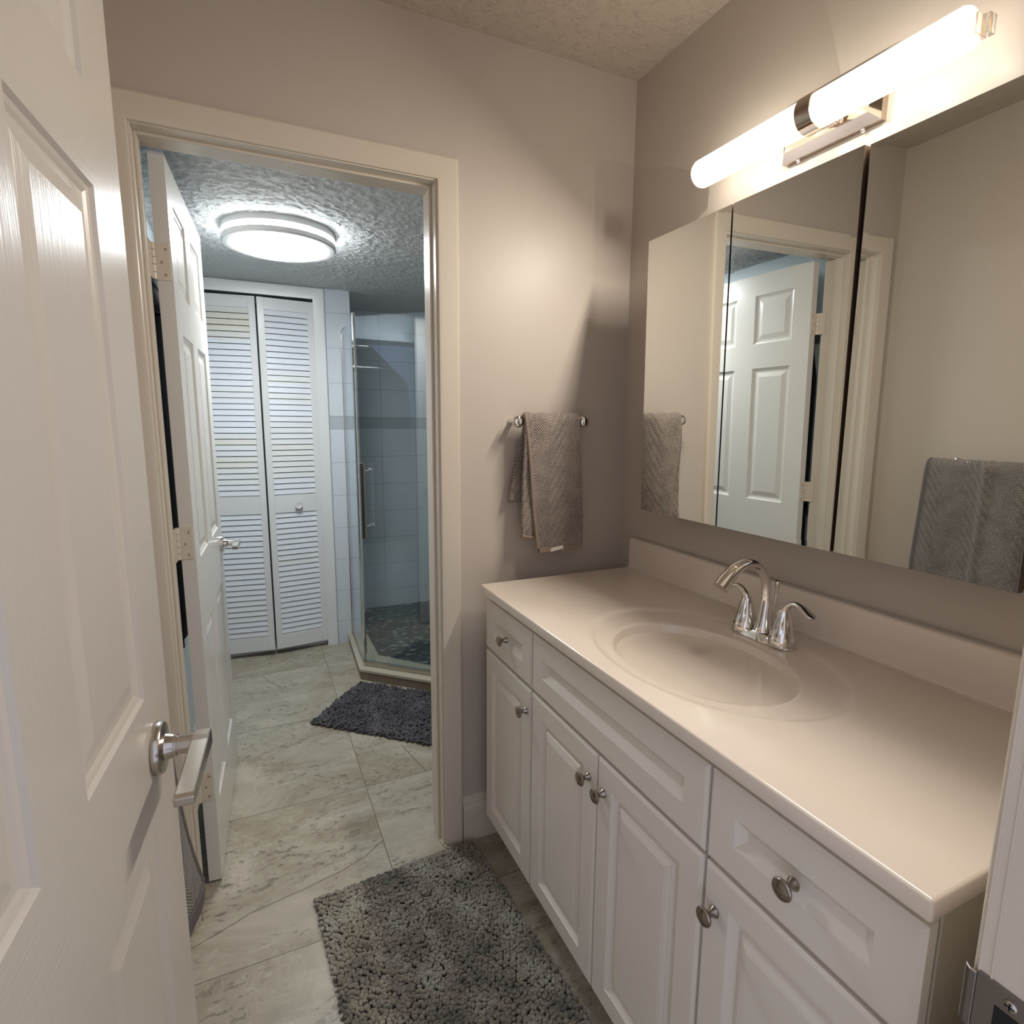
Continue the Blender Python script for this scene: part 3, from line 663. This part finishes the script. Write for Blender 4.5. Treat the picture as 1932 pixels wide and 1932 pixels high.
bm_top.add([(CX0, CY0, ZC-.0045), (CX0, CY0, ZC-TE), (CX1, CY0, ZC-TE), (CX1, CY0, ZC), (rect[0], CY0, ZC)], [(0, 1, 2, 3, 4)])
bm_top.add([(CX0+.004, CY0, ZC-TE), (CX1, CY0, ZC-TE), (CX1, CY1+.004, ZC-TE), (CX0+.004, CY1+.004, ZC-TE)], [(0, 1, 2, 3)])
ct = bm_top.build('countertop', 'marble', vt, smooth=45)
m = MB(); rb = [[(*ell(ic, ia, t), ZC-.009) for t in angs]]
bc = np.array([-.300, -.742])
for s_ in (.985, .96, .92, .86, .78, .68, .56, .44, .32, .2, .1):
    z = ZC-.012-.125*(1-s_**2.4)**.85
    c_ = lerp(bc, ic, s_); rb.append([(*ell(c_, ia*s_, t), z) for t in angs])
vs = [p for r in rb for p in r]; nb = len(rb)
m.add(vs, [(i*NA+k, i*NA+(k+1) % NA, (i+1)*NA+(k+1) % NA, (i+1)*NA+k) for i in range(nb-1) for k in range(NA)]+[tuple(range((nb-1)*NA, nb*NA))])
sb = m.build('sink_basin', 'marble', vt, smooth=50)
m = MB(); m.lathe([(.0, -.001), (.031, 0), (.030, .002), (.022, .0025), (.016, .001), (0, .0008)], (bc[0], bc[1], ZC-.136), (0, 0, 1), 32); m.build('drain', 'chrome', sb, smooth=40)
m = MB(); m.extr([(-.002, 0), (-.002, .1), (-.020, .1), (-.0235, .097), (-.024, .093), (-.024, .008), (-.027, .003), (-.034, 0.0)], (0, CY0-.0, ZC-.0005), (0, CY1, ZC-.0005), (1, 0, 0), (0, 0, 1)); m.build('backsplash', 'marble', vt, smooth=35)
# ------------------------------------------------------------------ faucet
FY, FX = -.727, -.122
fa = empty('faucet', (FX, FY, ZC-.006), label='chrome two handle bathroom faucet with arched spout behind the sink', cat='faucet')
zb = ZC-.006
m = MB(); nseg = 64
def stad(k, a, b, sc=1):  # superellipse outline long in y
    t = 2*math.pi*k/nseg; cx_, sy_ = math.cos(t), math.sin(t)
    return (FX+a*sc*math.copysign(abs(cx_)**.75, cx_), FY+b*sc*math.copysign(abs(sy_)**.85, sy_))
L = [(.026, .078, 0), (.0275, .080, .002), (.0265, .079, .005), (.0245, .077, .010), (.0235, .076, .016), (.021, .073, .020)]
vs = []
for a_, b_, z_ in L:
    for k in range(nseg):
        x_, y_ = stad(k, a_, b_); yy = abs(y_-FY)
        dip = -.006*max(0, 1-abs(yy-.026)/.016)*(z_/.02)
        vs.append((x_, y_, zb+z_+dip))
m.add(vs, [(i*nseg+k, i*nseg+(k+1) % nseg, (i+1)*nseg+(k+1) % nseg, (i+1)*nseg+k) for i in range(len(L)-1) for k in range(nseg)]+[tuple(range(nseg)), tuple(range((len(L)-1)*nseg, len(L)*nseg))[::-1]])
m.build('base_plate', 'chrome', fa, smooth=40)
ctl = [(FX, 0.018), (FX+.001, .030), (FX+.003, .060), (FX+.004, .095), (FX-.000, .125), (FX-.014, .155), (FX-.038, .176), (FX-.068, .181), (FX-.096, .172), (FX-.118, .155), (FX-.136, .135)]
rads = [(.021, .0225), (.0165, .0180), (.0130, .0140), (.0112, .0115), (.0108, .0100), (.0108, .0090), (.0115, .0090), (.0130, .0105), (.0145, .0130), (.0155, .0160), (.0155, .0185)]
def cr(P, n=5):
    out = []
    P = [np.array(p, float) for p in P]; Q = [2*P[0]-P[1]]+P+[2*P[-1]-P[-2]]
    for i in range(1, len(Q)-2):
        for k in range(n):
            t = k/n; a, b, c, d = Q[i-1:i+3]
            out.append(.5*((2*b)+(-a+c)*t+(2*a-5*b+4*c-d)*t*t+(-a+3*b-3*c+d)*t**3))
    out.append(P[-1]); return out
pp = cr([(x, z, ra, rb_) for (x, z), (ra, rb_) in zip(ctl, rads)], 5)
m = MB(); m.sweep([(p[0], FY, zb+p[1]) for p in pp], [(p[3], p[2]) for p in pp], 28, up_=(0, 1, .001) if False else (0, 1, 0)); m.build('spout', 'chrome', fa, smooth=50)
for sg in (1, -1):
    hy = FY+sg*.051
    m = MB(); n_ = 40; vs = []
    PR = [(.0285, .004), (.0280, .016), (.0262, .023), (.0248, .0245), (.0246, .027), (.0215, .040), (.0178, .055), (.0140, .070), (.0115, .080), (.0095, .084)]
    for i, (r0, h0) in enumerate(PR):
        for k in range(n_):
            rr = r0*(1-.10*(1 if 4 < i < 8 else 0)*(k % 4 == 0)); a_ = 2*math.pi*k/n_; vs.append((FX+rr*math.cos(a_), hy+rr*math.sin(a_), zb+h0))
    m.add(vs, [(i*n_+k, i*n_+(k+1) % n_, (i+1)*n_+(k+1) % n_, (i+1)*n_+k) for i in range(len(PR)-1) for k in range(n_)]+[tuple(range(n_)), tuple(range((len(PR)-1)*n_, len(PR)*n_))[::-1]])
    hdl = m.build('handle', 'chrome', fa, smooth=50)
    lp = cr([(0, .072, .0105, .0105), (.004, .086, .0085, .0085), (.014, .098, .0070, .0065), (.028, .1035, .0068, .0055), (.042, .101, .0098, .0050), (.056, .094, .0130, .0046), (.068, .088, .0115, .0038), (.074, .086, .0055, .0022)], 5)
    m = MB(); m.sweep([(FX, hy+sg*p[0], zb+p[1]) for p in lp], [(p[2], p[3]) for p in lp], 20, up_=(0, 0, 1)); m.build('lever', 'chrome', hdl, smooth=60)
m = MB(); m.sweep([(FX+.026, FY, zb+.012), (FX+.028, FY-.002, zb+.06), (FX+.030, FY-.004, zb+.105)], .0030, 12); m.lathe([(.0028, 0), (.0040, .010), (.0068, .024), (.0080, .030), (.0075, .033), (.004, .035), (0, .035)], (FX+.030, FY-.004, zb+.100), (0, 0, 1), 24); m.build('lift_rod', 'chrome', fa, smooth=45)
# ------------------------------------------------------------------ mirrored medicine cabinet
MT, MBt = 1.8725, 1.1251; MY = [-.2564, -.5598, -.8672, -1.1745]; TMm, Bm, Tm = .12, -.002, .0169
def mpx(y, z): return -TMm+Bm*(y+.6)-Tm*(z-1.45)
mc = empty('medicine_cabinet', (-.06, -.7155, MBt), label='wide frameless three door mirrored medicine cabinet above the sink', cat='mirror cabinet')
m = MB(); dth = .016
def bodypt(y, z, k): return (mpx(y, z)+k if k is not None else -.001, y, z)
ys, zs_ = (MY[0]-.003, MY[3]+.003), (MBt+.003, MT-.003)
c = [(-.001, y, z) for z in zs_ for y in ys]+[(mpx(y, z)+dth+.003, y, z) for z in zs_ for y in ys]
m.add(c, [(0, 1, 3, 2), (4, 6, 7, 5), (0, 4, 5, 1), (2, 3, 7, 6), (0, 2, 6, 4), (1, 5, 7, 3)]); m.build('cabinet_box', 'closet', mc)
doors = [(MY[0], MY[1]+.0035, .0009, -.0142, None, 1), (MY[1]-.0015, MY[2]+.002, -.0057, -.0140, None, 2), (MY[2]-.0028, MY[3], .0196, -.0083, MY[3], 3)]
for ya, yb, by, tz, piv, k in doors:
    yp = piv if piv is not None else (ya+yb)/2
    x0 = mpx(yp, 1.45)
    def fx(y, z, d=0): return x0+by*(y-yp)+tz*(z-1.45)+d
    m = MB(); bw = .012; bd = .00008
    def lp_(ins, d): return [(fx(y, z, d), y, z) for y, z in ((ya-ins, MBt+ins), (yb+ins, MBt+ins), (yb+ins, MT-ins), (ya-ins, MT-ins))]
    L = [lp_(0, dth), lp_(0, .0045), lp_(0, bd), lp_(bw, 0)]; vs = [p for l in L for p in l]
    m.mi = 1; m.add(vs[:12], [(0, 1, 2, 3)]+[(i*4+j, i*4+(j+1) % 4, (i+1)*4+(j+1) % 4, (i+1)*4+j) for i in range(2) for j in range(4)])
    m.mi = 0; m.add(vs[8:], [(j, (j+1) % 4, 4+(j+1) % 4, 4+j) for j in range(4)]+[(4, 5, 6, 7)])
    o = m.build('mirror_door', ['mirror', 'mirror_edge'], mc)
    if k == 3: tag(o, 'right mirror door, slightly ajar')
# ------------------------------------------------------------------ vanity light
TX, TZ, TR = -.095, 1.992, .0325; TY0, TY1 = -.405, -1.008
vl = empty('vanity_light', (-.05, -.705, 1.96), label='long glowing frosted tube wall light with chrome bracket above the mirror', cat='wall light')
m = MB(); m.lathe([(.0, 0), (TR*.6, .001), (TR*.9, .005), (TR, .012), (TR, TY0-TY1-.012), (TR*.9, TY0-TY1-.005), (0, TY0-TY1)], (TX, TY0, TZ), (0, -1, 0), 48); m.build('tube_shade', 'tube', vl, smooth=50)
m = MB(); yc = -.728; n_ = 48
pr = [(TR+.0005, -.017), (TR+.0035, -.017), (TR+.0035, .017), (TR+.0005, .017)]
vs = [(TX+r*math.cos(2*math.pi*k/n_), yc+h, TZ+r*math.sin(2*math.pi*k/n_)) for r, h in pr for k in range(n_)]
m.add(vs, [(i*n_+k, i*n_+(k+1) % n_, ((i+1) % 4)*n_+(k+1) % n_, ((i+1) % 4)*n_+k) for i in range(4) for k in range(n_)]); m.build('center_band', 'warm_chrome', vl, smooth=35)
m = MB()
def ring4(y0, y1, z0, z1, x): return [(x, y0, z0), (x, y1, z0), (x, y1, z1), (x, y0, z1)]
L = [ring4(-.590, -.815, 1.960, 2.075, 0), ring4(-.590, -.815, 1.960, 2.075, -.016), ring4(-.594, -.811, 1.964, 2.071, -.020), ring4(-.606, -.799, 1.976, 2.059, -.032), ring4(-.612, -.793, 1.982, 2.053, -.034)]
vs = [p for l in L for p in l]; m.add(vs, [(i*4+k, i*4+(k+1) % 4, (i+1)*4+(k+1) % 4, (i+1)*4+k) for i in range(4) for k in range(4)]+[(16, 17, 18, 19)])
m.build('backplate', 'warm_chrome', vl, smooth=25)
for y in (-.628, -.776):
    m = MB(); m.lathe([(.004, 0), (.0045, .001), (.0045, .005), (.003, .007), (0, .007)], (-.010, y, 1.960), (0, 0, -1), 16); m.build('screw', 'chrome', vl, smooth=40)
m = MB(); m.box(-.034, TX+.026, yc-.012, yc+.012, TZ-.012, TZ+.012); m.build('arm', 'chrome', vl, bevel=.002)
for y, s_ in ((TY1, -1), (TY0, 1)):
    m = MB(); m.box(TX-.004, TX+.026, y+s_*.001, y+s_*.0045, TZ-.014, TZ+.016); m.box(TX+.010, TX+.030, y-s_*.004, y+s_*.014, TZ-.013, TZ+.015); m.lathe([(.003, 0), (.0035, .001), (.0035, .006), (0, .0065)], (TX+.030, y+s_*.005, TZ), (1, 0, 0), 12)
    m.build('end_clip', 'acrylic', vl, bevel=.001)
for k, yy in enumerate((-.555, -.860)):
    lo = lamp('vanity_led_strip', 'AREA', (TX, yy, TZ), VANITY_W, VANITY_COL, shape='RECTANGLE', size=.27, size_y=.030)
    # strip inside the tube, shining down and out into the room
    dvec = Vector((-.55, 0, -.83)).normalized(); lo.rotation_euler = dvec.to_track_quat('-Z', 'Y').to_euler()
    zax = -dvec; xax = Vector((0, 1, 0)); yax = zax.cross(xax); lo.rotation_euler = Matrix((xax, yax, zax)).transposed().to_euler()
    lo.location = (TX-dvec.x*.0, yy, TZ); lo.parent = vl; lo.location = Vector((TX, yy, TZ))-vl.location
for yy in np.linspace(-.44, -.97, 6):
    lo = lamp('vanity_led', 'POINT', (0, 0, 0), VANITY_P, VANITY_COL, shadow_soft_size=0.0)
    lo.parent = vl; lo.location = Vector((TX, yy, TZ))-vl.location
# ------------------------------------------------------------------ towels
def towel_sheet(name, mat, parent, U, V, fn, thick=.006, sub=0):
    """fn(u,v)->point, grid U x V"""
    m = MB(); vs = [fn(u, v) for v in V for u in U]; nu = len(U)
    m.add(vs, [(j*nu+i, j*nu+i+1, (j+1)*nu+i+1, (j+1)*nu+i) for j in range(len(V)-1) for i in range(nu-1)])
    o = m.build(name, mat, parent, smooth=180)
    s = o.modifiers.new('thick', 'SOLIDIFY'); s.thickness = thick; s.offset = 0
    return o
# short bar on the back wall
BZ, BY = 1.381, -.062
tb = empty('towel_bar', (-.315, 0, BZ), label='short chrome towel bar on the wall beside the doorway', cat='towel bar')
m = MB(); m.sweep([(-.422, BY, BZ), (-.205, BY, BZ)], .0075, 20); m.build('rail', 'chrome', tb, smooth=40)
for x, s_ in ((-.4240, -1), (-.2030, 1)):
    m = MB(); m.sweep([(x, 0, BZ), (x, BY, BZ)], .008, 16); m.lathe([(.0105, 0), (.0105, .004), (.009, .008), (.008, .010)], (x, 0, BZ), (0, -1, 0), 28); m.lathe([(.012, -.010), (.0175, -.007), (.0185, 0), (.0175, .005), (.014, .009), (.006, .0105), (0, .0108)], (x+s_*.004, BY, BZ), (0, -1, 0), 32)
    m.build('post', 'chrome', tb, smooth=40)
ht = empty('hand_towel', (-.32, BY, 1.0), label='small taupe textured hand towel hung on the bar beside the doorway', cat='towel')
rnd = random.Random(4)
def hang(xa0, xa1, xb0, xb1, ztop, zbot, y0, yb, fold, ph, rad=.016):
    """front sheet: top edge spans xa0..xa1 over the bar, bottom edge xb0..xb1"""
    def fn(u, v):
        if v < .16:                     # wraps over the bar from behind
            a = math.pi*(v/.16); y = BY+rad*math.cos(a)*1.0; z = ztop-rad+rad*math.sin(a)*1.0
            x = xa0+(xa1-xa0)*u
            return (x, y, z+.0015*math.sin(u*23+ph))
        k = (v-.16)/.84
        x = (xa0+(xa1-xa0)*u)*(1-k)+(xb0+(xb1-xb0)*u)*k
        z = ztop-rad-(ztop-rad-zbot)*k
        y = BY-rad-(y0*k)-fold*(.35+.65*k)*math.sin(u*5.2+ph)*(1-.4*k) - .004*math.sin(k*7+u*3)
        return (x, y, z+.003*math.sin(u*6+ph)*k)
    return fn
U = np.linspace(0, 1, 34); V = np.concatenate([np.linspace(0, .16, 9), np.linspace(.19, 1, 46)])
towel_sheet('front_layer', 'towel', ht, U, V, hang(-.408, -.224, -.366, -.206, 1.402, .992, .004, .02, .006, .5), .009)
towel_sheet('inner_layer', 'towel', ht, np.linspace(0, 1, 12), V, hang(-.414, -.36, -.418, -.352, 1.398, 1.030, -.008, .02, .003, 1.7, .013), .008)
def back_fn(u, v):
    k = v; x = (-.40+.17*u)*(1-k)+(-.447+.20*u)*k; return (x, BY+.014+.020*k*(1-u)*.6+.003*math.sin(u*9), 1.385-(1.385-1.135)*k)
towel_sheet('back_layer', 'towel', ht, np.linspace(0, 1, 16), np.linspace(0, 1, 24), back_fn, .008)
F = hang(-.408, -.224, -.366, -.206, 1.402, .992, .004, .02, .006, .5)
m = MB(); pts = [F(u, 1.0) for u in np.linspace(0, 1, 24)]; 
for i in range(len(pts)-1):
    (ax, ay, az), (bx, by_, bz) = pts[i], pts[i+1]
    m.add([(ax, ay-.0065, az-.013), (bx, by_-.0065, bz-.013), (bx, by_-.0065, bz+.004), (ax, ay-.0065, az+.004), (ax, ay+.0065, az-.013), (bx, by_+.0065, bz-.013), (bx, by_+.0065, bz+.004), (ax, ay+.0065, az+.004)], [(0, 1, 2, 3), (4, 7, 6, 5), (0, 4, 5, 1), (3, 2, 6, 7)])
m.build('bottom_hem', 'hem', ht)
m = MB(); pts = [F(0, v) for v in np.linspace(.10, 1.0, 50)]
m.sweep([(x-.001, y-.001, z) for x, y, z in pts], (.0062, .0045), 10, up_=(0, 1, 0)); m.build('side_hem', 'hem', ht, smooth=50)
F2 = hang(-.414, -.36, -.418, -.352, 1.398, 1.030, -.008, .02, .003, 1.7, .013)
m = MB(); pts = [F2(u, 1.0) for u in np.linspace(0, 1, 10)]; m.sweep(pts, (.0055, .009), 10, up_=(0, 1, 0)); m.build('bottom_hem', 'hem', ht, smooth=50)
x_, y_, z_ = F(.36, 1.0); m = MB(); m.add([(x_-.022, y_-.009, z_-.012), (x_+.022, y_-.011, z_-.005), (x_+.022, y_-.0085, z_+.006), (x_-.020, y_-.0085, z_-.001)], [(0, 1, 2, 3)]); m.add([(x_-.022, y_-.0075, z_-.012), (x_+.022, y_-.0085, z_-.005), (x_+.022, y_-.0075, z_+.006), (x_-.020, y_-.0075, z_-.001)], [(0, 1, 2, 3)])
m.build('care_tag', 'tag', ht)
# long bar and bath towel on the left wall (seen in the mirror)
bx_, bz_ = XL+.072, 1.214
tb2 = empty('towel_bar', (XL, -.52, bz_), label='chrome towel bar on the left wall, seen in the mirror', cat='towel bar')
m = MB(); m.sweep([(bx_, -.30, bz_), (bx_, -.76, bz_)], .008, 20); m.build('rail', 'chrome', tb2, smooth=40)
for y in (-.315, -.745):
    m = MB(); m.sweep([(XL, y, bz_), (bx_, y, bz_)], .008, 16); m.lathe([(.022, 0), (.022, .004), (.012, .010), (.008, .012)], (XL, y, bz_), (1, 0, 0), 28); m.build('post', 'chrome', tb2, smooth=40)
m = MB(); m.sweep([(XL+.085, -.315, bz_+.012), (XL+.085, -.395, bz_+.012)], .0042, 12); m.lathe([(.006, 0), (.007, .003), (.007, .010), (.005, .013)], (XL+.085, -.392, bz_+.012), (0, -1, 0), 16); m.build('end_rod', 'chrome', tb2, smooth=40)
bt = empty('bath_towel', (bx_, -.42, .3), label='large grey textured bath towel hanging on the left wall, seen in the mirror', cat='towel')
def bath(u, v):
    rad = .020; ytop = -.268-.345*u
    crease = .010*math.exp(-((u-.56)/.03)**2)
    if v < .12:
        a = math.pi*v/.12; return (bx_-rad*math.cos(a)-0, ytop, bz_-.004+rad*math.sin(a)+.004*math.sin(u*20)*.3+crease*.3)
    k = (v-.12)/.88
    y = ytop*(1-k)+(-.226-.385*u)*k
    z = bz_-.004-(bz_-.004-.268)*k
    x = bx_+rad+.002+.043*k**5*(1-u*.5)+crease+.007*math.sin(u*9+.7)*min(1, k*3)
    return (x, y, z+(.028+.06*u)*k)
U = np.linspace(0, 1, 70); V = np.concatenate([np.linspace(0, .12, 9), np.linspace(.14, 1, 70)])
towel_sheet('front_layer', 'towel_y', bt, U, V, bath, .010)
def bathb(u, v): return (bx_-.022-.006*math.sin(u*8), -.262-.345*u, bz_-.004-v*.72)
towel_sheet('back_layer', 'towel_y', bt, np.linspace(0, 1, 20), np.linspace(0, 1, 20), bathb, .008)
for nm, uu in (('side_hem', 0), ('side_hem', 1)):
    m = MB(); pts = [bath(uu, v) for v in np.linspace(.05, 1, 60)]; m.sweep([(x+.002, y+(.004 if uu == 0 else -.006), z) for x, y, z in pts], (.0075, .0075) if False else .0075, 10, up_=(1, 0, 0)); m.build(nm, 'hem_y', bt, smooth=50)
m = MB(); pts = [bath(u, 1) for u in np.linspace(0, 1, 30)]
for i in range(29):
    (ax, ay, az), (bx2, by_, bz) = pts[i], pts[i+1]
    m.add([(ax+.0075, ay, az-.03), (bx2+.0075, by_, bz-.03), (bx2+.0075, by_, bz+.004), (ax+.0075, ay, az+.004), (ax-.0055, ay, az-.03), (bx2-.0055, by_, bz-.03), (bx2-.0055, by_, bz+.004), (ax-.0055, ay, az+.004)], [(0, 1, 2, 3), (4, 7, 6, 5), (0, 4, 5, 1), (3, 2, 6, 7)])
m.build('bottom_hem', 'hem_y', bt)
# hall rack (reflected in the shower glass) with slate towel, black towel behind the door
rk = empty('towel_rack', (XL, .95, 1.84), label='two tier chrome towel rack on the far room left wall, reflected in the shower glass', cat='towel rack')
for x, z in ((XL+.11, 1.845), (XL+.06, 1.845), (XL+.07, 1.72)):
    m = MB(); m.sweep([(x, .62, z), (x, 1.21, z)], .006, 14); m.build('rail', 'chrome', rk, smooth=40)
for y in (.63, 1.20):
    m = MB(); m.box(XL, XL+.118, y-.006, y+.006, 1.838, 1.852); m.box(XL, XL+.012, y-.014, y+.014, 1.70, 1.86); m.box(XL, XL+.078, y-.005, y+.005, 1.714, 1.726); m.build('bracket', 'chrome', rk, bevel=.002)
def blk(u, v):
    y = 1.13-.40*u; zb_ = 1.86-(.235*min(1, u/.62)+ (0 if u < .62 else .70*min(1, (u-.62)/.10)))
    return (XL+.122+.004*v+.004*math.sin(u*14)*v, y, 1.856*(1-v)+zb_*v)
bt2 = empty('dark_towel', (XL+.12, .9, 1.2), label='slate blue towel draped over the far rack, reflected in the shower glass', cat='towel')
towel_sheet('drape', 'slate_cloth', bt2, np.linspace(0, 1, 50), np.linspace(0, 1, 24), blk, .008)
def rob(u, v): return (XL+.030+.008*math.sin(u*11)*(.3+v)+.004, 1.185-.54*u, 1.90-1.33*v)
bt3 = empty('hanging_towel', (XL+.05, .95, .9), label='black towel hanging behind the open hall door, glimpsed through its hinge gap', cat='towel')
towel_sheet('drape', 'black_cloth', bt3, np.linspace(0, 1, 40), np.linspace(0, 1, 20), rob, .012)
hk = empty('wall_hook', (XL, .40, 1.83), label='small chrome wall hook holding the black robe behind the hall door', cat='hook')
m = MB(); m.lathe([(.016, 0), (.016, .003), (.010, .006)], (XL, .40, 1.83), (1, 0, 0), 24); m.sweep([(XL, .40, 1.83), (XL+.022, .40, 1.825), (XL+.040, .40, 1.832), (XL+.044, .40, 1.848)], .0045, 12); m.build('hook', 'chrome', hk, smooth=45)
bt4 = empty('black_robe', (XL+.035, .39, .9), label='black robe on the wall hook, the dark hinge gap strip in the mirror', cat='robe')
def rob2(u, v):
    w = .17+.05*min(1, v/.2); return (XL+.030+.012*math.sin(u*13+1)*(.25+v)+.006, .40+w-2*w*u, 1.822-.018*abs(2*u-1)*min(1, v*6)-1.22*v)
towel_sheet('drape', 'black_cloth', bt4, np.linspace(0, 1, 40), np.linspace(0, 1, 40), rob2, .010)
# ------------------------------------------------------------------ rugs
def icos():
    bm = bmesh.new(); bmesh.ops.create_icosphere(bm, subdivisions=2, radius=1); v = np.array([p.co[:] for p in bm.verts]); f = np.array([[q.index for q in p.verts] for p in bm.faces]); bm.free(); return v, f
IV, IF = icos()
def blobs(name, mat, parent, C_, S_, Rm):
    """C_ centres (n,3), S_ radii (n,3), Rm rotation matrices (n,3,3)"""
    n = len(C_); nv = len(IV); V_ = np.einsum('nij,vj->nvi', Rm*S_[:, None, :], IV)+C_[:, None, :]
    Fc = IF[None]+(np.arange(n)*nv)[:, None, None]
    V_ = V_.reshape(-1, 3); Fc = Fc.reshape(-1, 3)
    me = bpy.data.meshes.new(name); me.vertices.add(len(V_)); me.vertices.foreach_set('co', V_.ravel().astype('f'))
    me.loops.add(Fc.size); me.loops.foreach_set('vertex_index', Fc.ravel().astype('i'))
    me.polygons.add(len(Fc)); me.polygons.foreach_set('loop_start', np.arange(0, Fc.size, 3).astype('i')); me.polygons.foreach_set('loop_total', np.full(len(Fc), 3, 'i'))
    me.polygons.foreach_set('use_smooth', np.ones(len(Fc), bool)); me.update(calc_edges=True); me.validate()
    me.materials.append(M[mat]); o = bpy.data.objects.new(name, me); COL.objects.link(o); o.parent = parent; o['kind'] = 'stuff'; return o
def rotm(az, tl, rng):
    n = len(az); ca, sa = np.cos(az), np.sin(az); ct_, st_ = np.cos(tl), np.sin(tl); Z = np.zeros(n); O = np.ones(n)
    Rz = np.stack([np.stack([ca, -sa, Z], 1), np.stack([sa, ca, Z], 1), np.stack([Z, Z, O], 1)], 1)
    Ry = np.stack([np.stack([ct_, Z, st_], 1), np.stack([Z, O, Z], 1), np.stack([-st_, Z, ct_], 1)], 1)
    return np.einsum('nij,njk->nik', Rz, Ry)
def rug(root, L_, W_, step, rad, elong, mat, seed, zt):
    rng = np.random.default_rng(seed)
    xs = np.arange(-L_/2+rad*.7, L_/2-rad*.5, step); ys_ = np.arange(-W_/2+rad*.7, W_/2-rad*.5, step*.88)
    X_, Y_ = np.meshgrid(xs, ys_); X_[1::2] += step/2
    X_ = X_.ravel()+rng.normal(0, step*.16, X_.size); Y_ = Y_.ravel()+rng.normal(0, step*.16, Y_.size)
    n = X_.size; Z_ = zt+rng.normal(0, rad*.28, n)+.003*np.sin(X_*19+1)*np.sin(Y_*23)
    ed = np.minimum(L_/2-np.abs(X_), W_/2-np.abs(Y_)); Z_ -= np.clip(1-ed/.022, 0, 1)**2*.007
    rr = rad*(1+rng.normal(0, .13, n)); S_ = np.stack([rr*elong, rr*.86, rr*(.85 if elong < 1.5 else .8)], 1)
    return blobs('pile', mat, root, np.stack([X_, Y_, Z_], 1), S_, rotm(rng.uniform(0, 2*math.pi, n) if elong < 1.5 else rng.normal(0.4, .9, n), rng.normal(0, .35 if elong < 1.5 else .45, n), rng))
# near rug: corners (-1.063,-.059) and (-.575,-.03), running toward the camera
e1 = Vector((-.568+1.066, -.028+.062, 0)); rz = math.atan2(e1.y, e1.x); Wr = e1.length; Lr = .82
ctr = Vector((-1.066, -.062, 0))+e1/2+Vector((math.sin(rz), -math.cos(rz), 0))*Lr/2
rg = empty('bath_rug', (ctr.x, ctr.y, 0), rz, label='thick grey and taupe bobble bath rug in front of the vanity', cat='rug')
m = MB(); m.box(-Wr/2+.006, Wr/2-.006, -Lr/2+.006, Lr/2-.006, .0005, .012); m.build('backing', 'rug_back', rg, local=True)
rug(rg, Wr, Lr, .0100, .0060, 1.2, 'pile_a', 3, .018)
# far rug in front of the shower
p0, p1 = Vector((-.985, .972, 0)), Vector((-.700, 1.300, 0)); e = p1-p0; rz = math.atan2(e.y, e.x); Wr = e.length; Lr = .66
ctr = (p0+p1)/2+Vector((math.sin(rz), -math.cos(rz), 0))*Lr/2
rg = empty('bath_rug', (ctr.x, ctr.y, 0), rz, label='charcoal shaggy chenille bath rug in front of the shower', cat='rug')
m = MB(); m.box(-Wr/2+.006, Wr/2-.006, -Lr/2+.006, Lr/2-.006, .0005, .010); m.build('backing', 'rug_back', rg, local=True)
rug(rg, Wr, Lr, .0130, .0060, 2.2, 'pile_b', 8, .017)
